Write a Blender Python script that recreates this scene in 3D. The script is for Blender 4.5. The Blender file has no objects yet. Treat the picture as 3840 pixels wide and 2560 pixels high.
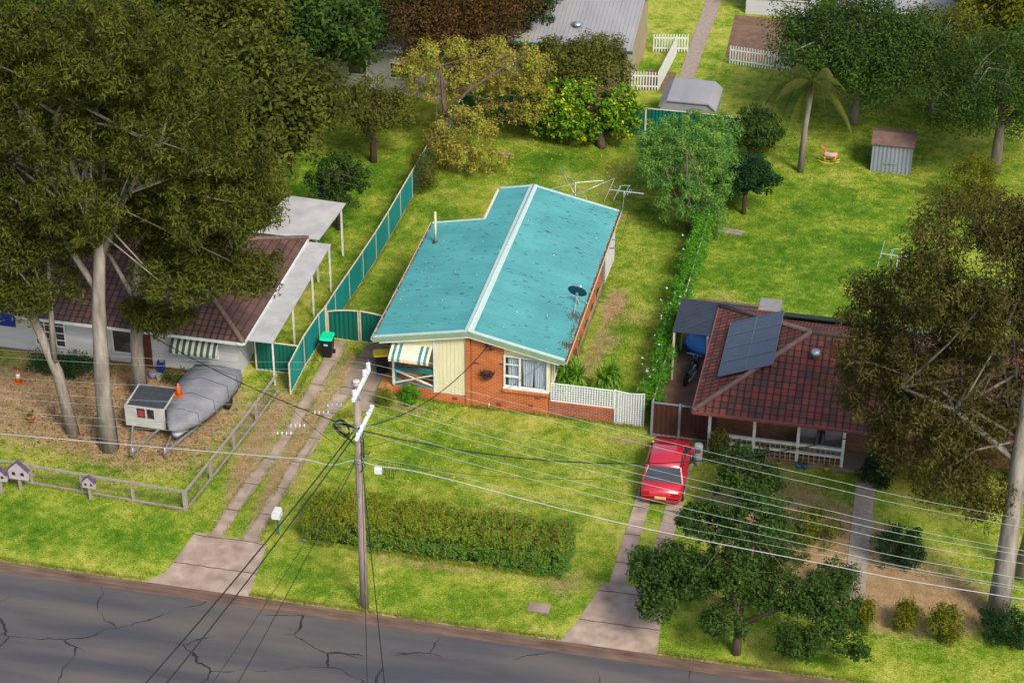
import bpy, math, random
import numpy as np
from mathutils import Vector, Matrix
R = math.radians
rnd = random.Random(7)
nrg = np.random.default_rng(11)
S = bpy.context.scene
COL = S.collection

# ------------------------------------------------------------------ camera, sky, sun, exposure
cam_d = bpy.data.cameras.new('camera'); cam = bpy.data.objects.new('camera', cam_d); COL.objects.link(cam)
FPX = 7916.8; PITCH, YAW, ROLL = .5542, .2097, .0051; CAMP = Vector((18.0774, -75.3105, 51.2376))
_F = Vector((-math.sin(YAW)*math.cos(PITCH), math.cos(YAW)*math.cos(PITCH), -math.sin(PITCH)))
_R = Vector((math.cos(YAW), math.sin(YAW), 0)); _U = _R.cross(_F)
_R2 = _R*math.cos(ROLL)+_U*math.sin(ROLL); _U2 = -_R*math.sin(ROLL)+_U*math.cos(ROLL)
M = Matrix.Identity(4)
for i in range(3):
    M[i][0] = _R2[i]; M[i][1] = _U2[i]; M[i][2] = -_F[i]; M[i][3] = CAMP[i]
cam.matrix_world = M
cam_d.sensor_width = 36; cam_d.lens = FPX/3840*36; cam_d.clip_end = 6000; cam_d.clip_start = 1
S.camera = cam
SUN = Vector((.46, -.52, .72)).normalized()
w = bpy.data.worlds.new('World'); S.world = w; w.use_nodes = True
nt = w.node_tree; nt.nodes.clear()
sky = nt.nodes.new('ShaderNodeTexSky'); sky.sky_type = 'NISHITA'; sky.sun_disc = False
sky.sun_elevation = math.asin(SUN.z); sky.sun_rotation = math.atan2(SUN.x, SUN.y)
sky.dust_density = 3.0; sky.air_density = 1.0; sky.ozone_density = 1.0
bg = nt.nodes.new('ShaderNodeBackground'); bg.inputs[1].default_value = .15
wo = nt.nodes.new('ShaderNodeOutputWorld'); nt.links.new(sky.outputs[0], bg.inputs[0]); nt.links.new(bg.outputs[0], wo.inputs[0])
sd = bpy.data.lights.new('sun', 'SUN'); sd.energy = 2.4; sd.angle = R(14); sd.color = (1, .95, .86)
so = bpy.data.objects.new('sun', sd); COL.objects.link(so)
so.rotation_euler = SUN.to_track_quat('Z', 'Y').to_euler(); so.location = (0, 0, 60)
S.view_settings.view_transform = 'Standard'; S.view_settings.look = 'None'
S.view_settings.exposure = .74; S.view_settings.gamma = 1

# ------------------------------------------------------------------ terrain height
LP = [(-4, 0), (1, .25), (3, .35), (5.3, .22), (7.6, 0), (10, -.22), (12.3, -.41), (14.7, -.53), (17, -.58), (29.7, -.86), (60, -.9)]
RP = [(0, 0), (29.7, -.86), (60, -.9)]
def gz(x, y):
    a = np.interp(y, *zip(*LP)); b = np.interp(y, *zip(*RP))
    t = np.clip((np.asarray(x)+6)/7, 0, 1); t = t*t*(3-2*t)
    return a*(1-t)+b*t
def g(x, y): return float(gz(x, y))
def at(u, v):
    """ground point seen at a place of the survey photo (2352 px wide)"""
    u *= 3840/2352; v *= 3840/2352
    d = _F+_R2*((u-1920)/FPX)-_U2*((v-1280)/FPX); z = 0
    for _ in range(10):
        p = CAMP+d*((z-CAMP.z)/d.z); z = g(p.x, p.y)
    return (p.x, p.y, z)

# ------------------------------------------------------------------ materials
MATS = {}
def srgb(r, g_, b):
    f = lambda c: ((c/255+.055)/1.055)**2.4 if c > 10 else c/255/12.92
    return (f(r), f(g_), f(b))
def newmat(name):
    m = bpy.data.materials.new(name); m.use_nodes = True
    n = m.node_tree; p = n.nodes['Principled BSDF']; return m, n, p
def N(n, t, **k):
    x = n.nodes.new(t)
    for a, b in k.items(): setattr(x, a, b)
    return x
def mat(name, c, c2=None, rough=.7, scale=3, metal=0, bump=0, bscale=40, spec=.3, detail=4, coat=0, stretch=None):
    """colour c varied to c2 by noise in world space (wear, dirt, grain), with optional bump"""
    if name in MATS: return MATS[name]
    m, n, p = newmat(name); L = n.links
    geo = N(n, 'ShaderNodeNewGeometry')
    mp = N(n, 'ShaderNodeMapping'); L.new(geo.outputs['Position'], mp.inputs[0])
    if stretch: mp.inputs['Scale'].default_value = stretch
    nz = N(n, 'ShaderNodeTexNoise'); nz.inputs['Scale'].default_value = scale; nz.inputs['Detail'].default_value = detail
    L.new(mp.outputs[0], nz.inputs['Vector'])
    rp = N(n, 'ShaderNodeValToRGB'); c2 = c2 or tuple(x*.75 for x in c)
    rp.color_ramp.elements[0].position = .3; rp.color_ramp.elements[1].position = .72
    rp.color_ramp.elements[0].color = (*c2, 1); rp.color_ramp.elements[1].color = (*c, 1)
    L.new(nz.outputs[0], rp.inputs[0]); L.new(rp.outputs[0], p.inputs['Base Color'])
    p.inputs['Roughness'].default_value = rough; p.inputs['Metallic'].default_value = metal
    p.inputs['Specular IOR Level'].default_value = spec; p.inputs['Coat Weight'].default_value = coat
    if bump:
        n2 = N(n, 'ShaderNodeTexNoise'); n2.inputs['Scale'].default_value = bscale; n2.inputs['Detail'].default_value = 5
        L.new(mp.outputs[0], n2.inputs['Vector'])
        b = N(n, 'ShaderNodeBump'); b.inputs['Strength'].default_value = bump; b.inputs['Distance'].default_value = .05
        L.new(n2.outputs[0], b.inputs['Height']); L.new(b.outputs[0], p.inputs['Normal'])
    MATS[name] = m; return m
def uvpattern(name, a, b, mortar, bw, rh, ms, rough=.85, offset=.5, bump=.4, wave=0, var=.5, dirt=.25):
    """courses of bricks or tiles from face UVs in metres"""
    m, n, p = newmat(name); L = n.links
    uv = N(n, 'ShaderNodeUVMap'); br = N(n, 'ShaderNodeTexBrick'); br.offset = offset
    L.new(uv.outputs[0], br.inputs['Vector'])
    br.inputs['Color1'].default_value = (*a, 1); br.inputs['Color2'].default_value = (*b, 1); br.inputs['Mortar'].default_value = (*mortar, 1)
    br.inputs['Scale'].default_value = 1; br.inputs['Mortar Size'].default_value = ms; br.inputs['Brick Width'].default_value = bw
    br.inputs['Row Height'].default_value = rh; br.inputs['Bias'].default_value = 0; br.inputs['Mortar Smooth'].default_value = .1
    geo = N(n, 'ShaderNodeNewGeometry'); nz = N(n, 'ShaderNodeTexNoise'); nz.inputs['Scale'].default_value = 1.3; nz.inputs['Detail'].default_value = 6
    L.new(geo.outputs['Position'], nz.inputs['Vector'])
    mr = N(n, 'ShaderNodeMapRange'); mr.inputs[1].default_value = .35; mr.inputs[2].default_value = .75
    mr.inputs[3].default_value = 1; mr.inputs[4].default_value = 1-dirt; L.new(nz.outputs[0], mr.inputs[0])
    mx = N(n, 'ShaderNodeMix', data_type='RGBA', blend_type='MULTIPLY'); mx.inputs[0].default_value = 1
    L.new(br.outputs[0], mx.inputs[6]); L.new(mr.outputs[0], mx.inputs[7]); L.new(mx.outputs[2], p.inputs['Base Color'])
    p.inputs['Roughness'].default_value = rough; p.inputs['Specular IOR Level'].default_value = .25
    h = br.outputs['Fac']; inv = N(n, 'ShaderNodeMath', operation='SUBTRACT'); inv.inputs[0].default_value = 1; L.new(h, inv.inputs[1]); hh = inv.outputs[0]
    if wave:
        sp = N(n, 'ShaderNodeSeparateXYZ'); L.new(uv.outputs[0], sp.inputs[0])
        a1 = N(n, 'ShaderNodeMath', operation='MULTIPLY'); a1.inputs[1].default_value = 2*math.pi/wave; L.new(sp.outputs[0], a1.inputs[0])
        s1 = N(n, 'ShaderNodeMath', operation='SINE'); L.new(a1.outputs[0], s1.inputs[0])
        v1 = N(n, 'ShaderNodeMath', operation='DIVIDE'); v1.inputs[1].default_value = rh; L.new(sp.outputs[1], v1.inputs[0])
        v2 = N(n, 'ShaderNodeMath', operation='FRACT'); L.new(v1.outputs[0], v2.inputs[0])
        ad = N(n, 'ShaderNodeMath', operation='MULTIPLY_ADD'); ad.inputs[1].default_value = .5; L.new(s1.outputs[0], ad.inputs[0]); L.new(hh, ad.inputs[2])
        ad2 = N(n, 'ShaderNodeMath', operation='SUBTRACT'); L.new(ad.outputs[0], ad2.inputs[0]); L.new(v2.outputs[0], ad2.inputs[1]); hh = ad2.outputs[0]
    bp = N(n, 'ShaderNodeBump'); bp.inputs['Strength'].default_value = bump; bp.inputs['Distance'].default_value = .02 if not wave else .04
    L.new(hh, bp.inputs['Height']); L.new(bp.outputs[0], p.inputs['Normal'])
    MATS[name] = m; return m
def leafmat(name, dark, light, spec=.25, trans=.35, third=None):
    m, n, p = newmat(name); L = n.links
    at_ = N(n, 'ShaderNodeAttribute', attribute_name='tone')
    rp = N(n, 'ShaderNodeValToRGB'); e = rp.color_ramp.elements
    e[0].position = 0; e[0].color = (*dark, 1); e[1].position = 1 if third is None else .8; e[1].color = (*light, 1)
    if third is not None:
        x = e.new(.93); x.color = (*third, 1)
    L.new(at_.outputs['Fac'], rp.inputs[0]); L.new(rp.outputs[0], p.inputs['Base Color'])
    p.inputs['Roughness'].default_value = .65; p.inputs['Specular IOR Level'].default_value = spec*.4
    tr = N(n, 'ShaderNodeBsdfTranslucent'); ms = N(n, 'ShaderNodeMixShader'); ms.inputs[0].default_value = trans
    L.new(rp.outputs[0], tr.inputs[0]); L.new(p.outputs[0], ms.inputs[1]); L.new(tr.outputs[0], ms.inputs[2])
    L.new(ms.outputs[0], n.nodes['Material Output'].inputs[0]); MATS[name] = m; return m

# ------------------------------------------------------------------ building helpers
def tag(o, label=None, cat=None, group=None, kind=None):
    if label: o['label'] = label
    if cat: o['category'] = cat
    if group: o['group'] = group
    if kind: o['kind'] = kind
    return o
def thing(name, label, cat, loc=(0, 0, 0), group=None, rz=0):
    o = bpy.data.objects.new(name, None); COL.objects.link(o); o.location = loc; o.rotation_euler = (0, 0, rz)
    o.empty_display_size = .3
    return tag(o, label, cat, group)
ORG = {}
class MB:
    """collects shapes in world (or thing-local) coordinates, builds ONE mesh object"""
    def __init__(s): s.v = []; s.f = []; s.s = []; s.mi = []; s.m = 0
    def add(s, vs, fs, smooth=False):
        o = len(s.v); s.v += [tuple(v) for v in vs]; s.f += [tuple(i+o for i in f) for f in fs]
        s.s += [smooth]*len(fs); s.mi += [s.m]*len(fs); return s
    def box(s, x0, x1, y0, y1, z0, z1):
        v = [(x0, y0, z0), (x1, y0, z0), (x1, y1, z0), (x0, y1, z0), (x0, y0, z1), (x1, y0, z1), (x1, y1, z1), (x0, y1, z1)]
        return s.add(v, [(0, 3, 2, 1), (4, 5, 6, 7), (0, 1, 5, 4), (1, 2, 6, 5), (2, 3, 7, 6), (3, 0, 4, 7)])
    def obox(s, c, d, rz=0, tilt=0):
        """box centred at c, size d, turned rz about z (tilt about local x first)"""
        mt = Matrix.Translation(c) @ Matrix.Rotation(rz, 4, 'Z') @ Matrix.Rotation(tilt, 4, 'X')
        v = [mt @ Vector((a*d[0]/2, b*d[1]/2, e*d[2]/2)) for e in (-1, 1) for a, b in ((-1, -1), (1, -1), (1, 1), (-1, 1))]
        return s.add(v, [(0, 3, 2, 1), (4, 5, 6, 7), (0, 1, 5, 4), (1, 2, 6, 5), (2, 3, 7, 6), (3, 0, 4, 7)])
    def bar(s, a, b, w, h=None, up=(0, 0, 1)):
        """rectangular bar from a to b"""
        a = Vector(a); b = Vector(b); d = (b-a).normalized(); h = h or w
        x = d.cross(Vector(up))
        if x.length < 1e-4: x = d.cross(Vector((1, 0, 0)))
        x.normalize(); y = x.cross(d); v = []
        for p in (a, b):
            for i, j in ((-1, -1), (1, -1), (1, 1), (-1, 1)): v.append(p+x*(i*w/2)+y*(j*h/2))
        return s.add(v, [(0, 3, 2, 1), (4, 5, 6, 7), (0, 1, 5, 4), (1, 2, 6, 5), (2, 3, 7, 6), (3, 0, 4, 7)])
    def tube(s, pts, r, k=6, caps=True):
        pts = [Vector(p) for p in pts]; n = len(pts); rr = r if isinstance(r, (list, tuple)) else [r]*n
        vs = []; fs = []; prev = None
        for i, p in enumerate(pts):
            d = (pts[min(i+1, n-1)]-pts[max(i-1, 0)])
            if d.length < 1e-9: d = Vector((0, 0, 1))
            d.normalize()
            x = prev-d*prev.dot(d) if prev is not None else d.cross(Vector((.31, .95, .11)))
            if x.length < 1e-5: x = d.cross(Vector((1, 0, 0)))
            x.normalize(); prev = x; y = d.cross(x)
            for j in range(k):
                a = 2*math.pi*j/k; vs.append(p+(x*math.cos(a)+y*math.sin(a))*rr[i])
        for i in range(n-1):
            for j in range(k): fs.append((i*k+j, i*k+(j+1) % k, (i+1)*k+(j+1) % k, (i+1)*k+j))
        if caps: fs += [tuple(range(k))[::-1], tuple((n-1)*k+j for j in range(k))]
        return s.add(vs, fs, k > 5)
    def lathe(s, c, prof, k=14):
        c = Vector(c); vs = [c+Vector((r*math.cos(2*math.pi*j/k), r*math.sin(2*math.pi*j/k), z)) for r, z in prof for j in range(k)]
        n = len(prof); fs = [(i*k+j, i*k+(j+1) % k, (i+1)*k+(j+1) % k, (i+1)*k+j) for i in range(n-1) for j in range(k)]
        fs += [tuple(range(k))[::-1], tuple((n-1)*k+j for j in range(k))]
        return s.add(vs, fs, True)
    def prism(s, poly, ax, a0, a1):
        """2-D polygon extruded along axis ax ('x': poly is (y,z); 'y': (x,z); 'z': (x,y))"""
        def P(p, t): return {'x': (t, p[0], p[1]), 'y': (p[0], t, p[1]), 'z': (p[0], p[1], t)}[ax]
        n = len(poly); vs = [P(p, a0) for p in poly]+[P(p, a1) for p in poly]
        fs = [tuple(range(n))[::-1], tuple(range(n, 2*n))]+[(i, (i+1) % n, n+(i+1) % n, n+i) for i in range(n)]
        return s.add(vs, fs)
    def loft(s, rings, smooth=True, caps=True):
        k = len(rings[0]); vs = [p for r in rings for p in r]; n = len(rings)
        fs = [(i*k+j, i*k+(j+1) % k, (i+1)*k+(j+1) % k, (i+1)*k+j) for i in range(n-1) for j in range(k)]
        if caps: fs += [tuple(range(k))[::-1], tuple((n-1)*k+j for j in range(k))]
        return s.add(vs, fs, smooth)
    def poly(s, pts): return s.add(pts, [tuple(range(len(pts)))])
    def slab(s, pts, t):
        """polygon (any plane) thickened downwards by t"""
        n = len(pts); lo = [(p[0], p[1], p[2]-t) for p in pts]
        return s.add(list(pts)+lo, [tuple(range(n)), tuple(range(n, 2*n))[::-1]]+[(i, n+i, n+(i+1) % n, (i+1) % n) for i in range(n)])
    def build(s, name, mats, parent=None, world=True, bevel=0):
        me = bpy.data.meshes.new(name); vs = s.v
        if parent is not None and world:
            L = Vector((0, 0, 0)); q = parent
            while q is not None: L += q.location; q = q.parent
            vs = [(a-L.x, b-L.y, c-L.z) for a, b, c in vs]
        elif parent is None and world == 'own': pass
        me.from_pydata(vs, [], s.f); ms = mats if isinstance(mats, (list, tuple)) else [mats]
        for m in ms: me.materials.append(m)
        me.polygons.foreach_set('material_index', s.mi); me.polygons.foreach_set('use_smooth', s.s)
        import bmesh
        bm = bmesh.new(); bm.from_mesh(me); bmesh.ops.recalc_face_normals(bm, faces=bm.faces); bm.to_mesh(me); bm.free()
        me.update(); n = len(me.loops); uv = me.uv_layers.new(name='UVMap')
        co = np.empty(len(me.vertices)*3); me.vertices.foreach_get('co', co); co = co.reshape(-1, 3)
        li = np.empty(n, int); me.loops.foreach_get('vertex_index', li)
        nr = np.empty(len(me.polygons)*3); me.polygons.foreach_get('normal', nr); nr = nr.reshape(-1, 3)
        lt = np.empty(len(me.polygons), int); me.polygons.foreach_get('loop_total', lt)
        nn = np.repeat(nr, lt, 0); p = co[li]
        u = np.stack([-nn[:, 1], nn[:, 0], np.zeros(n)], 1); l = np.linalg.norm(u, axis=1); flat = l < .02
        u[flat] = (1, 0, 0); l[flat] = 1; u /= l[:, None]; v = np.cross(nn, u)
        me.uv_layers[0].data.foreach_set('uv', np.stack([(p*u).sum(1), (p*v).sum(1)], 1).ravel())
        o = bpy.data.objects.new(name, me); COL.objects.link(o)
        if parent is not None: o.parent = parent
        if bevel:
            b = o.modifiers.new('bevel', 'BEVEL'); b.width = bevel; b.segments = 2; b.limit_method = 'ANGLE'
        return o
def fastmesh(name, verts, quads, m, parent=None, tone=None, smooth=False):
    """verts Nx3, quads Mx4 (numpy), per-face tone attribute"""
    me = bpy.data.meshes.new(name); nv = len(verts); nf, k = quads.shape
    v = verts
    if parent is not None:
        L = Vector((0, 0, 0)); q = parent
        while q is not None: L += q.location; q = q.parent
        v = verts-np.array(L)
    me.vertices.add(nv); me.vertices.foreach_set('co', v.astype(np.float32).ravel())
    me.loops.add(nf*k); me.loops.foreach_set('vertex_index', quads.astype(np.int32).ravel())
    me.polygons.add(nf); me.polygons.foreach_set('loop_start', (np.arange(nf)*k).astype(np.int32))
    me.polygons.foreach_set('loop_total', np.full(nf, k, np.int32)); me.update(calc_edges=True)
    if smooth: me.polygons.foreach_set('use_smooth', np.ones(nf, bool))
    if tone is not None:
        a = me.attributes.new('tone', 'FLOAT', 'FACE'); a.data.foreach_set('value', tone.astype(np.float32))
    me.materials.append(m); o = bpy.data.objects.new(name, me); COL.objects.link(o)
    if parent is not None: o.parent = parent
    return o
def leafcloud(C, RC, n, L, W, flat=.5, droop=0., tonec=None, spread=.28):
    """n leaves round each cluster centre C[i] of radius RC[i]; returns verts, quads, tone"""
    k = len(C); idx = np.repeat(np.arange(k), n); m = len(idx)
    d = nrg.normal(size=(m, 3)); d /= np.linalg.norm(d, axis=1)[:, None]
    rr = nrg.random(m)**.45; sc = RC[idx] if RC.ndim == 2 else RC[idx][:, None]
    P = C[idx]+d*rr[:, None]*sc
    nrm = d*(1-flat)+nrg.normal(size=(m, 3))*.45+np.array([0, 0, flat]); nrm /= np.linalg.norm(nrm, axis=1)[:, None]
    t = nrg.normal(size=(m, 3)); t[:, 2] -= droop; t -= nrm*(t*nrm).sum(1)[:, None]; t /= np.linalg.norm(t, axis=1)[:, None]
    b = np.cross(nrm, t); s = nrg.uniform(.65, 1.3, m)[:, None]
    a0 = P-t*L*s/2; a2 = P+t*L*s/2; mid = P+nrm*(L*.12)
    V = np.stack([a0, mid+b*W*s/2, a2, mid-b*W*s/2], 1).reshape(-1, 3)
    Q = np.arange(m*4).reshape(-1, 4)
    tc = nrg.random(k) if tonec is None else tonec
    tone = np.clip((1-spread*2)*tc[idx]+spread*2*nrg.random(m), 0, 1)
    return V, Q, tone
def ellfill(ells, n, rmin, rmax, hollow=.5, lumps=0):
    """cluster centres through a list of ellipsoids (cx,cy,cz,rx,ry,rz)"""
    e = np.array(ells, float); vol = (e[:, 3]*e[:, 4]*e[:, 5])**.75; p = vol/vol.sum()
    idx = nrg.choice(len(e), n, p=p); d = nrg.normal(size=(n, 3)); d /= np.linalg.norm(d, axis=1)[:, None]
    r = hollow+(1-hollow)*nrg.random(n)**.6
    C = e[idx, :3]+d*r[:, None]*e[idx, 3:6]
    return C, nrg.uniform(rmin, rmax, n)
def limbs(mb, top, r0, targets, n, k=5):
    """curved tapered limbs from points on the trunk line to cluster centres"""
    T = targets[nrg.choice(len(targets), min(n, len(targets)), replace=False)]
    for t in T:
        a = Vector(top[rnd.randrange(len(top))]); t = Vector(t)
        m = (a+t)/2+Vector((rnd.uniform(-.4, .4), rnd.uniform(-.4, .4), rnd.uniform(.0, .6)))
        pts = [a, a.lerp(m, .6), m, m.lerp(t, .6), t]
        mb.tube(pts, [r0, r0*.8, r0*.6, r0*.4, r0*.15], k)
def tree(name, label, base, trunk, ells, ncl, rcl, nleaf, leaf, lm, bark, group=None, nl=12, rl=.09, flat=.45, droop=0., hollow=.4, cat='tree', k=8, spread=.20, crown='crown'):
    """trunk: list of polylines [(dx,dy,z,r),...] from the base; ells relative to the base"""
    bx, by, bz = base; t = thing(name, label, cat, base, group)
    E_ = [(bx+a, by+b, bz+c, d, e, f) for a, b, c, d, e, f in ells]
    C, RC = ellfill(E_, ncl, *rcl, hollow=hollow)
    mb = MB(); tops = []
    for pl in trunk:
        pts = [(bx+a, by+b, bz+c) for a, b, c, r in pl]; rr = [q[3] for q in pl]
        mb.tube(pts, rr, k); tops += pts[len(pts)//2:]
    limbs(mb, tops, rl, C, nl)
    mb.build('trunk', bark, t)
    V, Q, tn = leafcloud(C, RC, nleaf, leaf[0], leaf[1], flat, droop, spread=spread)
    gl = gz(V[:, 0], V[:, 1])+.02; V[:, 2] = np.maximum(V[:, 2], gl)
    fastmesh(crown, V, Q, lm, t, tn)
    return t
def bush(name, label, c, r, n, leaf, lm, group=None, cat='shrub', rc=.16, nl=40, flat=.4, spread=.3, droop=0, shape=None):
    t = thing(name, label, cat, c, group)
    E_ = shape or [(0, 0, r[2], r[0], r[1], r[2])]
    C, RC = ellfill([(c[0]+a, c[1]+b, c[2]+z, d, e, f) for a, b, z, d, e, f in E_], n, rc*.8, rc*1.3, hollow=.3)
    V, Q, tn = leafcloud(C, RC, nl, leaf[0], leaf[1], flat, droop, spread=spread)
    V[:, 2] = np.maximum(V[:, 2], gz(V[:, 0], V[:, 1])+.02)
    mb = MB()
    for i in range(7):
        q = C[rnd.randrange(len(C))]; mb.tube([(c[0]+rnd.uniform(-.05, .05), c[1]+rnd.uniform(-.05, .05), c[2]), tuple(q)], [.025, .008], 5)
    mb.build('stem', MATS['bark_brown'], t)
    fastmesh('foliage', V, Q, lm, t, tn); return t

# ------------------------------------------------------------------ material library
W_ = mat('white_paint', (.60, .62, .58), (.48, .50, .46), .5, 4)
OFFW = mat('offwhite_paint', (.60, .57, .47), (.50, .46, .36), .55, 4)
CREAM = mat('cream_board', (.62, .57, .27), (.52, .47, .21), .6, 2)
CREAM2 = mat('cream_panel', (.60, .56, .36), (.52, .48, .30), .6, 3, stretch=(3, 3, .4))
TRIM = mat('pale_trim', (.38, .48, .44), (.31, .41, .37), .45, 5)
SAGE = mat('sage_paint', (.20, .27, .17), (.16, .22, .14), .5, 5)
FTEAL_LIT = mat('fence_teal_lit', (.004, .165, .15), (.003, .12, .115), .38, 1.2, spec=.5, stretch=(1, 1, .3))  # brighter fence copy, sun on the side run put into its colour
FGREEN_SHADED = mat('fence_green_shaded', (.004, .105, .075), (.003, .08, .058), .4, 1.2, spec=.4, stretch=(1, 1, .3))  # darker fence copy, shade on front-facing sheets put into its colour
FCREAM = mat('fence_cream', (.56, .50, .36), (.42, .37, .25), .5, 6)
STEEL = mat('galvanised_steel', (.42, .46, .47), (.30, .34, .35), .35, 8, metal=.7)
ALU = mat('aluminium', (.60, .64, .62), (.5, .54, .52), .3, 8, metal=.6)
BLACKP = mat('black_plastic', (.006, .008, .012), (.004, .005, .008), .4, 6, spec=.5)
RUB = mat('rubber', (.015, .015, .015), None, .8, 6)
WB0 = mat('side_board', (.42, .42, .40), (.32, .32, .30), .6, 3)
BARK = mat('bark_brown', (.13, .085, .055), (.06, .04, .03), .9, 5, bump=.6, bscale=18, stretch=(3, 3, .6))
BARKG = mat('bark_grey', (.27, .23, .19), (.15, .12, .10), .85, 3, bump=.5, bscale=14, stretch=(3, 3, .5))
BARKP = mat('bark_pale', (.29, .255, .21), (.12, .10, .085), .8, 1.6, bump=.4, bscale=10, stretch=(2, 2, .5))
POLEW = mat('pole_timber', (.40, .32, .275), (.17, .13, .105), .85, 5, bump=.7, bscale=20, stretch=(7, 7, .35))
CONC = mat('concrete', (.28, .215, .165), (.16, .115, .082), .9, 1.1, bump=.25, bscale=50, detail=8)
CONCD = mat('old_concrete', (.37, .28, .215), (.20, .145, .11), .92, 1.6, bump=.4, bscale=40, detail=10)
def joints(m, every=1.9):
    n = m.node_tree; L = n.links; p = n.nodes['Principled BSDF']; src = p.inputs['Base Color'].links[0].from_socket
    geo = N(n, 'ShaderNodeNewGeometry'); nz = N(n, 'ShaderNodeTexNoise'); nz.inputs['Scale'].default_value = 1.5; nz.inputs['Detail'].default_value = 5; L.new(geo.outputs['Position'], nz.inputs['Vector'])
    sp = N(n, 'ShaderNodeSeparateXYZ'); L.new(geo.outputs['Position'], sp.inputs[0])
    a = N(n, 'ShaderNodeMath', operation='MULTIPLY_ADD'); a.inputs[1].default_value = .22; L.new(nz.outputs[0], a.inputs[0]); L.new(sp.outputs[1], a.inputs[2])
    d = N(n, 'ShaderNodeMath', operation='PINGPONG'); d.inputs[1].default_value = every/2; L.new(a.outputs[0], d.inputs[0])
    lt = N(n, 'ShaderNodeMapRange'); lt.inputs[1].default_value = .012; lt.inputs[2].default_value = .04; L.new(d.outputs[0], lt.inputs[0])
    mx = N(n, 'ShaderNodeMix', data_type='RGBA'); L.new(lt.outputs[0], mx.inputs[0]); mx.inputs[6].default_value = (.07, .045, .03, 1); L.new(src, mx.inputs[7]); L.new(mx.outputs[2], p.inputs['Base Color'])
joints(CONCD); joints(CONC, 2.4)
TERRA = mat('tan_tile', (.50, .28, .10), (.40, .21, .07), .6, 3)
DIRT = mat('bare_dirt', (.17, .10, .06), (.10, .06, .04), .95, 2, bump=.6, bscale=18, detail=8)
PAVER = mat('paver', (.30, .24, .19), (.2, .16, .13), .85, 6)
DARKCABLE = mat('dark_cable', (.012, .014, .014), None, .6, 5)
WIRE = mat('pale_wire', (.30, .36, .33), (.16, .27, .22), .35, 2, metal=.3)
CAB = mat('grey_cable', (.40, .42, .46), (.30, .32, .35), .5, 3)
PORC = mat('porcelain', (.62, .64, .70), (.5, .52, .6), .2, 3, spec=.6)
RUST = mat('rust_cap', (.12, .05, .035), None, .8, 9)
BRICK = uvpattern('orange_brick', (.45, .120, .022), (.36, .080, .018), (.50, .26, .14), .24, .086, .008, dirt=.3)
BRICKR = uvpattern('red_brick', (.33, .085, .04), (.22, .05, .028), (.36, .24, .18), .24, .086, .008, dirt=.35)
BRICKD = uvpattern('brown_brick', (.22, .10, .045), (.15, .06, .03), (.22, .15, .1), .24, .086, .008)
TILE = uvpattern('terracotta_tile', (.20, .045, .030), (.07, .040, .034), (.03, .015, .012), .30, .34, .02, offset=0, bump=.9, wave=.30, dirt=.45)
TILEB = uvpattern('brown_tile', (.15, .07, .05), (.10, .055, .045), (.03, .02, .018), .30, .34, .02, offset=0, bump=.9, wave=.30, dirt=.5)
TILEF = uvpattern('porch_tile', (.46, .22, .07), (.38, .17, .05), (.22, .10, .04), .30, .30, .012, offset=0, bump=.2)
GLASS = mat('window_glass', (.05, .045, .045), (.03, .03, .03), .08, 3, spec=.9)
# glass pane you can see the curtain through
gm, gn, gp = newmat('clear_glass'); gp.inputs['Roughness'].default_value = .04; gp.inputs['Transmission Weight'].default_value = 1; gp.inputs['IOR'].default_value = 1.05
gtr = N(gn, 'ShaderNodeBsdfTransparent'); ggl = N(gn, 'ShaderNodeBsdfGlossy'); ggl.inputs['Roughness'].default_value = .05; gmx = N(gn, 'ShaderNodeMixShader'); gmx.inputs[0].default_value = .10
gn.links.new(gtr.outputs[0], gmx.inputs[1]); gn.links.new(ggl.outputs[0], gmx.inputs[2]); gn.links.new(gmx.outputs[0], gn.nodes['Material Output'].inputs[0]); PANE = gm
CURT = mat('net_curtain', (.50, .55, .66), (.36, .41, .52), .8, 3, stretch=(6, 6, .4))
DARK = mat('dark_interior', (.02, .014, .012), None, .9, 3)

LF = dict(
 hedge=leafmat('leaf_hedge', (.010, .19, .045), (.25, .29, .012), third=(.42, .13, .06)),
 olive=leafmat('leaf_olive', (.045, .055, .010), (.14, .15, .02)),
 euc=leafmat('leaf_eucalyptus', (.028, .040, .008), (.115, .125, .014)),
 gold=leafmat('leaf_golden', (.12, .12, .018), (.42, .36, .06), third=(.14, .38, .02)),
 mulb=leafmat('leaf_mulberry', (.025, .11, .008), (.17, .30, .012), third=(.72, .58, .02)),
 bluish=leafmat('leaf_bluish', (.022, .15, .045), (.26, .42, .06), trans=.45),
 bright=leafmat('leaf_bright', (.030, .14, .012), (.15, .36, .02)),
 dark=leafmat('leaf_dark', (.008, .030, .009), (.025, .070, .018)),
 mid=leafmat('leaf_mid', (.018, .045, .010), (.065, .12, .018)),
 brown=leafmat('leaf_brown', (.045, .030, .012), (.13, .075, .02)),
 ygreen=leafmat('leaf_yellowgreen', (.055, .07, .006), (.19, .20, .012)),
 strap=leafmat('leaf_strap', (.035, .13, .010), (.24, .42, .035)),
 white=leafmat('petal_white', (.70, .70, .72), (.85, .85, .85)),
 dead=leafmat('leaf_dead', (.05, .022, .022), (.19, .095, .085)),
)

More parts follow.
